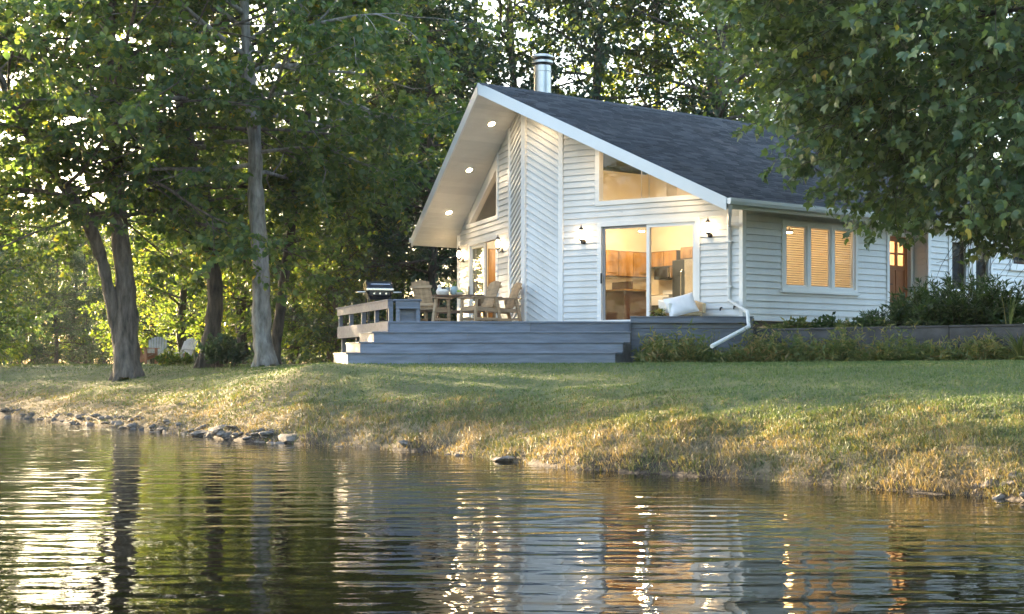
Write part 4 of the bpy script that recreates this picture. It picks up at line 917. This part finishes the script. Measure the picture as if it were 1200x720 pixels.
put(PA, 1010, 60, 1.1, .9, 'tall tree behind the wing roof, seen past the broad-leaved crown', G1)
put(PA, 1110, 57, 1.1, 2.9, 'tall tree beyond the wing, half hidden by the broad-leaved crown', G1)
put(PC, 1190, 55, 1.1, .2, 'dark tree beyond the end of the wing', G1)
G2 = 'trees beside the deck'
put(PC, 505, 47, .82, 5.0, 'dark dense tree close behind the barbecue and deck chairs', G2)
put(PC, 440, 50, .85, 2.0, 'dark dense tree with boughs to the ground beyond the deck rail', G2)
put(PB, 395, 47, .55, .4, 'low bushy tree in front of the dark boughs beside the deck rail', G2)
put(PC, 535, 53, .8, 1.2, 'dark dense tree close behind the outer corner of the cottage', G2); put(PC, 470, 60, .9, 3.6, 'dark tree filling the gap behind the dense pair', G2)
put(PA, 465, 56, .98, 1.9, 'tall tree behind the dark dense pair beside the deck', G2)
put(PA, 390, 54, .95, 3.0, 'tall yellow-green tree behind the slim leaning trunk', G2)
G3 = 'bushes and small trees behind the lawn trees'
for i, (px, d, s, rz, lab) in enumerate(((345, 52, .8, 1, 'sunlit bushy tree behind the pale trunk'), (285, 56, 1.0, 2, 'sunlit bushy tree between the pale trunk and the dark-barked trunk'), (215, 60, .95, 3, 'bushy tree behind the garden chairs'),
                                         (178, 72, .7, 4, 'bushy tree beyond the garden chairs near the twin stems'), (420, 62, .9, 5, 'broad bushy tree beyond the slim leaning trunk'))):
    put(PB, px, d, s, rz, lab, G3)
put(PA, 250, 66, 1, 4.4, 'tall tree beyond the dark-barked trunk', G3)
# unseen trees added off to the side to shade the lawn and deck
G4 = 'unseen trees added to shade the lawn and deck'
for px, d, s, rz, lab in (((-37 / 49 * F + 600), 49, 1, 2, 'unseen tall tree added further along the bank for shade'), ((-36 / 74 * F + 600), 74, 1.1, 4, 'unseen tall tree set back behind the added shade trees')):
    put(PA, px, d, s, rz, lab, G4)
put(PB, -18.5 / 48.5 * F + 600, 48.5, .8, 2.7, 'unseen bushy tree added on the bank to shade the step ends', G4); put(PC, -32.5 / 60.5 * F + 600, 60.5, 1.3, 5.5, 'unseen dark dense tree added to shade the deck rail', G4); put(PA, -29 / 64 * F + 600, 64, 1, 3.3, 'unseen tall tree added between the dark shade trees', G4); put(PC, -31 / 62.5 * F + 600, 62.5, .95, 1.5, 'unseen dark dense tree added to shade the deck', G4); put(PC, -26.5 / 62 * F + 600, 62, 1.2, 4.5, 'second unseen dark dense tree added to shade the cottage wall', G4)
# trees on the opposite shore, behind the viewpoint, mirrored in the panes
for i_, x_ in enumerate(range(-60, 75, 11)):
    o = put((PA, PC)[i_ % 2], 600, 1, 1.1, i_ * 1.7, 'tree on the opposite shore of the pond', 'trees on the opposite shore'); o.location = (x_, -62 - 6 * math.sin(i_ * 2.1), .4)
for i_, (x_, y_) in enumerate([(-70 - 9 * k_, -58 + 11 * k_) for k_ in range(5)]):
    o = put((PC, PA)[i_ % 2], 600, 1, 1.15, i_ * 1.3, 'tree on the opposite shore of the pond', 'trees on the opposite shore'); o.location = (x_, y_, .4)
for i_, (x_, y_) in enumerate([(44, 38), (46, 32), (45, 26), (50, 35), (52, 29), (48, 21)]):  # trees added out of view so the far wing panes reflect dark
    o = put((PC, PB)[i_ % 2], 600, 1, 1.1, i_ * 1.9, 'unseen tree added beyond the garden bed to darken pane reflections', 'unseen trees added for dark pane reflections'); o.location = (x_, y_, float(gz(x_, y_)))
# far tree line
G5 = 'far hazy tree line'; i = 0; rr = random.Random(3)
for px in range(-120, 440, 20):
    o = put((PB, PC)[i % 2], px + rr.uniform(-8, 8), rr.uniform(105, 150), rr.uniform(.95, 1.25) * (1 if i % 2 == 0 else .72), rr.uniform(0, 6), 'small far tree in the hazy line beyond the open lawn', G5); i += 1

for px in range(-130, 330, 24):
    put(PC, px + rr.uniform(-8, 8), rr.uniform(150, 175), rr.uniform(.8, 1.1), rr.uniform(0, 6), 'dark far tree standing behind the hazy tree line', 'second row of the far tree line')

# bed, retaining wall
A0, A1 = (5.02, 30.05), (11.5, 24.5)
d_ = np.array(A1) - np.array(A0); d_ = d_ / np.hypot(*d_); n_ = np.array((-d_[1], d_[0])); n_ = n_ if n_[1] > 0 else -n_
rw_ = empty('retaining_wall', (A0[0], A0[1], E), label='low grey timber retaining wall holding the garden bed', cat='wall')
Lw = np.hypot(A1[0] - A0[0], A1[1] - A0[1]); s0 = 0; RZ = .78
while s0 < Lw:
    for k_, (za, zb) in enumerate(((-.1, .24), (.246, .5), (.506, RZ - .04))):
        a = np.array(A0) + d_ * (s0 + .003); b = np.array(A0) + d_ * min(Lw, s0 + 2.1)
        j = .006 * rr.uniform(-1, 1); q = [a + n_ * j, b + n_ * j, b + n_ * .12, a + n_ * .12]
        MB().prism([(x - A0[0], y - A0[1], za) for x, y in q], [(x - A0[0], y - A0[1], zb) for x, y in q]).build('timber', 'retain', rw_, bevel=.008)
    q = [a - n_ * .03, b - n_ * .03, b + n_ * .15, a + n_ * .15]; MB().prism([(x - A0[0], y - A0[1], RZ - .038) for x, y in q], [(x - A0[0], y - A0[1], RZ) for x, y in q]).build('cap_timber', 'retain', rw_, bevel=.006)
    s0 += 2.106
bedp = [np.array(A0) + n_ * .1, np.array(A1) + n_ * .1, np.array((14, 26.)), np.array(HW(W_ + .3, BACK)[:2]), np.array(HW(W_ - .1, BACK)[:2]), np.array(HW(W_ - .1, C_[1] + .15)[:2])]
MB().prism([(x, y, E) for x, y in bedp], [(x, y, E + .70) for x, y in bedp]).build('garden_bed', 'soil', None, kind='structure')

# grass
def frustum_pts(n, ymin, ymax, smin, smax, pw=2.0, seed=1, half=.40):
    r = np.random.default_rng(seed); X, Y = [], []; tot = 0
    while tot < n:
        u = r.random(n * 2); y = (ymin ** (1 - pw + 1e-6) + u * (ymax ** (1 - pw + 1e-6) - ymin ** (1 - pw + 1e-6))) ** (1 / (1 - pw + 1e-6)); x = r.uniform(-half, half, n * 2) * y
        s = shore_s(x, y); k_ = (s > smin) & (s < smax); X.append(x[k_]); Y.append(y[k_]); tot += k_.sum()
    return np.concatenate(X)[:n], np.concatenate(Y)[:n]
def blades(name, x, y, h, w_, lean, tint, label=None, cat=None, seg=2, m='grass'):
    n = len(x); r = np.random.default_rng(n); z = gz(x, y) - .01; a = r.uniform(0, 6.28, n); c = np.stack([np.cos(a), np.sin(a), 0 * a], -1); ln = r.uniform(0, 6.28, n); ld_ = np.stack([np.cos(ln), np.sin(ln), 0 * a], -1) * (lean * h)[:, None]
    p = np.stack([x, y, z], -1); up = np.zeros((n, 3)); up[:, 2] = h
    if seg == 1: V = np.stack([p - c * w_[:, None], p + c * w_[:, None], p + up + ld_], 1).reshape(-1, 3); Fc = [np.arange(3 * n).reshape(n, 3)]; t = tint
    else:
        m_ = p + up * .6 + ld_ * .35; tp = p + up * np.maximum(.3, 1 - lean * .35)[:, None] + ld_
        V = np.stack([p - c * w_[:, None], p + c * w_[:, None], m_ + c * w_[:, None] * .75, m_ - c * w_[:, None] * .75, tp], 1).reshape(-1, 3); b = np.arange(n)[:, None] * 5
        Fc = [b + np.array([[0, 1, 2, 3]]), b + np.array([[3, 2, 4]])]; t = np.concatenate([tint, tint])
    o = np_mesh(name, V, Fc, m, None, t); tag(o, label, cat, kind='stuff'); return o
def in_clear(x, y):                         # keep blades out of the deck and bed
    k = np.ones(len(x), bool)
    k &= ~((y > 28.68) & (x > np.where(y < 29.9, -3.2, -2.9) - .36 * np.maximum(0, y - (28.7 if False else 29.6))) & (x < 5))
    side = (x - A0[0]) * n_[0] + (y - A0[1]) * n_[1]; k &= ~((side > -.05) & (x > 4.6)); return k
rg = np.random.default_rng(5)
x, y = frustum_pts(190000, 13, 60, .9, 60, 2.2, 2); k_ = in_clear(x, y); x, y = x[k_], y[k_]; s = shore_s(x, y); pat = wob(x * .7, y * .7) + .6 * wob(x * 2 + 5, y * 2)
h = rg.uniform(.022, .055, len(x)) * (1 + .5 * np.clip((2.5 - s), 0, 1)); tint = np.clip(rg.beta(2, 3, len(x)) * .6 + .14 * pat + .10 + .3 * np.clip((2.6 - s) / 2, 0, 1), 0, 1)
blades('lawn_grass', x, y, h, rg.uniform(.005, .011, len(x)) * (y / 22), rg.uniform(.2, .9, len(x)), tint, 'short mown lawn grass sloping down to the pond', 'grass', 1)
x, y = frustum_pts(90000, 12, 42, .02, 2.9, 2.0, 3); s = shore_s(x, y); pat = wob(x * 1.3, y * 1.3) + .5 * wob(x * 3, y * 3 + 2)
k_ = rg.random(len(x)) < np.clip(1.25 - s / 3 + .3 * pat, .1, 1); x, y, s, pat = x[k_], y[k_], s[k_], pat[k_]
left = np.clip((-x - 3) / 6, 0, 1)
h = rg.uniform(.035, .13, len(x)) * (1 + .4 * pat) * (1 - .4 * left) * np.clip(1.25 - .3 * s, .4, 1); tint = np.clip(.60 - .13 * s + .42 * wob(x * 1.9 + 2, y * 1.9) + .25 * wob(x * 5, y * 5) + rg.normal(0, .2, len(x)), 0, 1)
blades('bank_grass', x, y, h, rg.uniform(.003, .0065, len(x)) * (y / 18), rg.uniform(.4, 1.6, len(x)), tint, 'long dry tangled grass covering the pond bank', 'grass', 2, 'bankgrass')
# shore stones
import bmesh
def rock_mesh(seed):
    r = np.random.default_rng(seed); bm = bmesh.new(); bmesh.ops.create_icosphere(bm, subdivisions=2, radius=.5)
    co = np.array([v.co[:] for v in bm.verts]); pl = unit(r.normal(0, 1, (15, 3))); dpl = r.uniform(.2, .42, 15)
    for n3, dd in zip(pl, dpl): k_ = co @ n3 > dd; co[k_] -= ((co[k_] @ n3) - dd)[:, None] * n3
    co += r.normal(0, .012, co.shape)
    for v, c in zip(bm.verts, co): v.co = c
    me = bpy.data.meshes.new('shore_rock'); bm.to_mesh(me); bm.free(); me.materials.append(M['rock']); return me
RM = [rock_mesh(100 + i) for i in range(6)]
def shore_d(px):
    ds = np.linspace(11, 60, 1200); s = shore_s((px - CX) / F * ds, ds); return float(ds[np.argmax(s > 0)])
def rock(px, ds, size, flat, label, group='grey stones along the pond edge', z=None):
    d = shore_d(px) + ds; x = (px - CX) / F * d; o = bpy.data.objects.new('shore_rock', RM[rr.randrange(6)]); COL.objects.link(o)
    o.location = (x, d, max(-.02, float(gz(x, d))) - size * flat * .08); o.scale = (size, size * rr.uniform(.6, .9), size * flat); o.rotation_euler = (rr.uniform(-.25, .25), rr.uniform(-.25, .25), rr.uniform(-.6, .6)); tag(o, label, 'rock', group); return o
LB = 'grey stone in the row along the pond edge below the twin-stemmed tree'
for px in range(-8, 330, 5):
    for _ in range(2 if rr.random() < .7 else 3): rock(px + rr.uniform(-4, 4), rr.uniform(-.15, .9) * (1 if px < 250 else .5), rr.uniform(.12, .36), rr.uniform(.35, .6), LB)
rock(238, .25, .7, .36, 'long pale flat stone slab at the foot of the dark-barked tree bank'); rock(262, .45, .55, .45, 'large angular stone propped behind the pale slab on the bank')
rock(345, .35, .7, .3, 'flat stone half buried in the sunlit bank'); rock(400, .15, .24, .5, 'small round stone alone at the waterline past the slabs')
rock(476, .12, .36, .5, 'pale rounded stone at the waterline below the deck corner'); rock(526, .1, .2, .6, 'small stone of a touching pair at the waterline'); rock(541, .1, .23, .6, 'larger stone of a touching pair at the waterline')
rock(596, .1, .45, .3, 'dark flat stone lying in the water edge below the steps')
for px in (1148, 1160, 1172, 1183, 1194, 1205, 1190, 1176): rock(px, rr.uniform(0, .4), rr.uniform(.14, .24), .6, 'pale stone in the small heap on the bank in front of the garden bed', 'pale stones heaped at the bank')

# ------------------------------------------------------------------ shrubs, weeds, small plants
def shrub(name, label, loc, nst, H, Rd, per, size, shape, m, seed, cat='shrub', lean=.5, zs=.25, group=None, jit=.35, droop=.1):
    r = np.random.default_rng(seed); t = empty(name, loc, label=label, cat=cat, group=group); wd_ = Wood(); LP, LD = [], []
    for i in range(nst):
        a = r.uniform(0, 6.28); q = math.sqrt(r.random()); d = np.array((math.cos(a) * q * lean, math.sin(a) * q * lean, 1.)); L = H * r.uniform(.6, 1.08) * (1 - .35 * q * q) * (1 if lean < .9 else 1.0)
        p = np.array((math.cos(a) * q * Rd * .45, math.sin(a) * q * Rd * .45, 0.)); P, _ = wander(p, d, L, 5, r, .12, -.02); wd_.add(P, np.linspace(.008, .003, 6), 3)
        tt = r.uniform(zs, 1.03, per); kk = np.minimum(4, (tt * 5).astype(int)); pos = P[kk] + (P[kk + 1] - P[kk]) * (tt * 5 - kk)[:, None]; sd_ = r.normal(0, 1, (per, 3)); sd_[:, 2] = abs(sd_[:, 2]) * .5
        LP.append(pos); LD.append(unit(sd_) + unit(P[kk + 1] - P[kk]) * .8)
    wd_.mesh('stems', 'barkdark', t); leaf_mesh('foliage', np.concatenate(LP), np.concatenate(LD), size, shape, m, t, droop=droop, jit=jit); return t
BZ = E + .69
def bedloc(px, d): return ((px - CX) / F * d, d, BZ)
shrub('evergreen_shrub', 'big spiky green shrub growing behind the retaining wall', bedloc(1128, 29.3), 210, 1.2, 2.0, 70, .15, 'narrow', 'needle', 31, lean=.95, zs=.1)
shrub('evergreen_shrub', 'smaller rounded green shrub before the wooden side door', bedloc(1046, 29.6), 60, .62, .9, 60, .11, 'narrow', 'needle', 32, lean=.9, zs=.05)
for i, (px, d, h, lab) in enumerate(((970, 30.2, .42, 'low leafy plant under the three-pane window'), (1000, 29.6, .3, 'low pale plant between the window plant and the rounded shrub'), (935, 30.4, .3, 'low weedy plant near the wing corner'), (905, 30.3, .22, 'small weedy plant at the cottage corner beside the deck'), (1020, 29.2, .34, 'leafy plant touching the rounded shrub'), (1085, 28.6, .36, 'low plant at the foot of the big spiky shrub'), (1180, 28.2, .4, 'low plant behind the wall beside the arching grass'))):
    shrub('bed_plant', lab, bedloc(px, d), 28, h, .55, 34, .09, 'narrow' if i % 2 else 'oval', 'weed' if i in (1, 2, 3) else 'needle', 40 + i, 'plant', .9, .05, 'low plants in the garden bed')
bt = base_px(262, 39.2); shrub('tree_foot_shrub', 'small dark shrub at the foot of the dark-barked tree', bt, 45, 1.0, .8, 40, .12, 'oval', 'leafdark', 61, lean=.6)
bt = base_px(205, 45); shrub('tree_foot_shrub', 'small shrub beside the garden chairs', bt, 30, .5, .9, 30, .12, 'oval', 'leafmid', 62, lean=.8)
# potted plant leaves
r_ = np.random.default_rng(3); leaf_mesh('leaves', r_.normal(0, .035, (40, 3)) + (0, 0, .2), r_.normal(0, 1, (40, 3)) + (0, 0, .8), .14, 'oval', 'weed', pp)
# weed strip along the curb and the retaining wall
r_ = np.random.default_rng(9); n = 1900; LP, LD, wd_ = [], [], Wood()
for i in range(n):
    f_ = r_.random(); 
    if f_ < .30: x, y = r_.uniform(2.55, 5.0), 29.85 - r_.uniform(.05, .95)
    else: q = np.array(A0) + d_ * r_.uniform(-.1, Lw) - n_ * r_.uniform(.05, .95); x, y = q
    H_ = r_.uniform(.3, .85) * (.72 + .5 * math.sin(x * 3.3) * math.sin(y * 2.7 + 1)) * (.8 + .35 * math.sin(x * 9)); P, _ = wander((x, y, float(gz(x, y))), (r_.normal(0, .3), r_.normal(0, .3), 1), H_, 4, r_, .2, -.03); wd_.add(P, [.004, .004, .003, .002, .002], 3)
    per = 16; tt = r_.uniform(.1, 1, per); kk = np.minimum(3, (tt * 4).astype(int)); pos = P[kk] + (P[kk + 1] - P[kk]) * (tt * 4 - kk)[:, None]; sd_ = r_.normal(0, 1, (per, 3)); LP.append(pos); LD.append(unit(sd_) + (0, 0, .5))
LP = np.concatenate(LP); wt = tag(empty('weeds', label='tangled green and russet weeds along the deck curb and retaining wall', cat='weeds'), kind='stuff')
tn = np.clip(r_.beta(2.2, 2, len(LP)) + .3 * wob(LP[:, 0] * 2, LP[:, 1] * 2), 0, 1)
wd_.mesh('stems', 'weed', wt); leaf_mesh('foliage', LP, np.concatenate(LD), .13, 'narrow', 'weed', wt, tint=tn)
for i, (px, d, h, lab) in enumerate(((787, 29.3, .85, 'tall thin weed with sparse leaves in front of the deck curb, between two others'), (760, 29.4, .6, 'short thin weed next to the step end'), (815, 29.35, .7, 'thin weed in front of the curb beside the downpipe end'), (838, 29.4, .95, 'tallest thin weed, rising above the curb by the downpipe'))):
    shrub('tall_weed', lab, ((px - CX) / F * d, d, E + .05), 4, h, .2, 26, .06, 'narrow', 'weed', 70 + i, 'weed', .25, .3, 'tall weeds before the deck curb')
# arching grass and dry stalks
def arch_grass(name, label, loc, nb, L, wdt, m, seed, up=1.0, cat='grass clump'):
    r = np.random.default_rng(seed); t = empty(name, loc, label=label, cat=cat); V, Fq, T = [], [], []; 
    for i in range(nb):
        a = r.uniform(0, 6.28); o_ = np.array((math.cos(a), math.sin(a), 0)); l_ = L * r.uniform(.6, 1.1); s_ = np.array((-o_[1], o_[0], 0)) * wdt; k0 = len(V) * 1; e_ = r.uniform(.45, 1.0) / up
        base_i = sum(len(v) for v in V); pts = []
        for j in range(6):
            f_ = j / 5; p = o_ * l_ * e_ * f_ ** 1.5 * .8 + np.array((0, 0, l_ * (f_ - .62 * e_ * f_ ** 2.4) * .9)) + o_ * .05; w2 = s_ * (1 - f_ ** 2 * .95); pts += [p - w2, p + w2]
        V.append(np.array(pts)); Fq += [[base_i + 2 * j, base_i + 2 * j + 1, base_i + 2 * j + 3, base_i + 2 * j + 2] for j in range(5)]; T += [np.clip(r.normal(.45, .15), 0, 1)] * 5
    o = np_mesh('blades', np.concatenate(V), [np.array(Fq)], m, t, np.array(T)); o['kind'] = 'stuff'; return t
lx = ((1196 - CX) / F * 25.6, 25.6); arch_grass('arching_grass', 'arching clump of long green blades in front of the retaining wall', (*lx, float(gz(*lx))), 120, .95, .010, 'weed', 81)
for i, (px, d) in enumerate(((752, 29.3), (768, 29.2), (800, 29.4), (872, 29.5), (930, 29.2), (985, 28.6), (1062, 27.6), (1120, 26.8))):
    lx = ((px - CX) / F * d, d); c = arch_grass('weed_clump', 'small arching clump of yellow-green blades among the weeds', (*lx, float(gz(*lx))), 46, .55 + .12 * (i % 3), .010, 'weed', 90 + i, 1.2); c['group'] = 'grass clumps among the weeds'
lx = ((1182 - CX) / F * 27.4, 27.4); arch_grass('dry_stalk_clump', 'thin dry straw stalks rising above the retaining wall', (*lx, BZ), 14, 1.15, .006, 'weed', 82, 3.0)

# ------------------------------------------------------------------ garden seats far on the lawn
def adirondack(label, m):
    t = empty('adirondack_chair', label=label, cat='chair', group='garden chairs on the far lawn')
    for i in range(7):
        x = (i - 3) * .085; MB().bar((x, .12, .30), (x * 1.12, .48, 1.0 - .012 * (i - 3) ** 2), .078, .02, (0, 1, .4)).build('back_slat', m, t)
    for i in range(6): MB().box(-.27, .27, -.40 + i * .09, -.40 + i * .09 + .08, .36 - i * .022, .38 - i * .022).build('seat_slat', m, t)
    for s in (-1, 1):
        MB().box(s * .33 - .07, s * .33 + .07, -.46, .30, .54, .565).build('armrest', m, t); MB().box(s * .31 - .025, s * .31 + .025, -.42, -.33, 0, .54).build('leg', m, t)
        MB().bar((s * .28, -.42, .32), (s * .28, .5, .02), .03, .11).build('side_rail', m, t); MB().bar((s * .31, .26, .54), (s * .31, .34, .1), .04, .05).build('leg', m, t)
    MB().bar((-.33, .30, .52), (.33, .30, .52), .03, .06).build('back_rail', m, t); return t
c = adirondack('white slatted garden chair facing the pond on the far lawn', 'oldwhite'); x = (184 - CX) / F * 52; c.location = (x, 52, float(gz(x, 52))); c.rotation_euler = (0, 0, R(10))
c2 = copy_tree(c); c2['label'] = 'white garden chair turned sideways next to the dark-barked tree'; x = (214 - CX) / F * 54; c2.location = (x, 54, float(gz(x, 54))); c2.rotation_euler = (0, 0, R(-28))
c3 = adirondack('red-brown slatted garden chair half hidden by the twin stems', 'redwood'); x = (166 - CX) / F * 50; c3.location = (x, 50, float(gz(x, 50))); c3.rotation_euler = (0, 0, R(70))
ft = empty('garden_table', label='low pale garden table between the white chairs', cat='table'); x = (208 - CX) / F * 51; ft.location = (x, 51, float(gz(x, 51)))
for i in range(5): MB().box(-.35, .35, -.3 + i * .12, -.3 + i * .12 + .112, .40, .43).build('table_slat', 'white', ft)
for a in (-.3, .3):
    for b in (-.25, .25): MB().box(a - .03, a + .03, b - .03, b + .03, 0, .4).build('leg', 'redwood', ft)

# ------------------------------------------------------------------ air
hm = bpy.data.materials.new('evening_haze'); hm.use_nodes = True; hn = hm.node_tree; hn.nodes.remove(hn.nodes['Principled BSDF'])
pv = hn.nodes.new('ShaderNodeVolumePrincipled'); pv.inputs['Color'].default_value = (.95, .96, 1, 1); pv.inputs['Density'].default_value = .00010; pv.inputs['Anisotropy'].default_value = .0
hn.links.new(pv.outputs[0], hn.nodes['Material Output'].inputs['Volume']); M['haze'] = hm
tag(MB().box(-1200, 1200, -700, 1500, -5, 32).build('haze', 'haze'), kind='stuff')
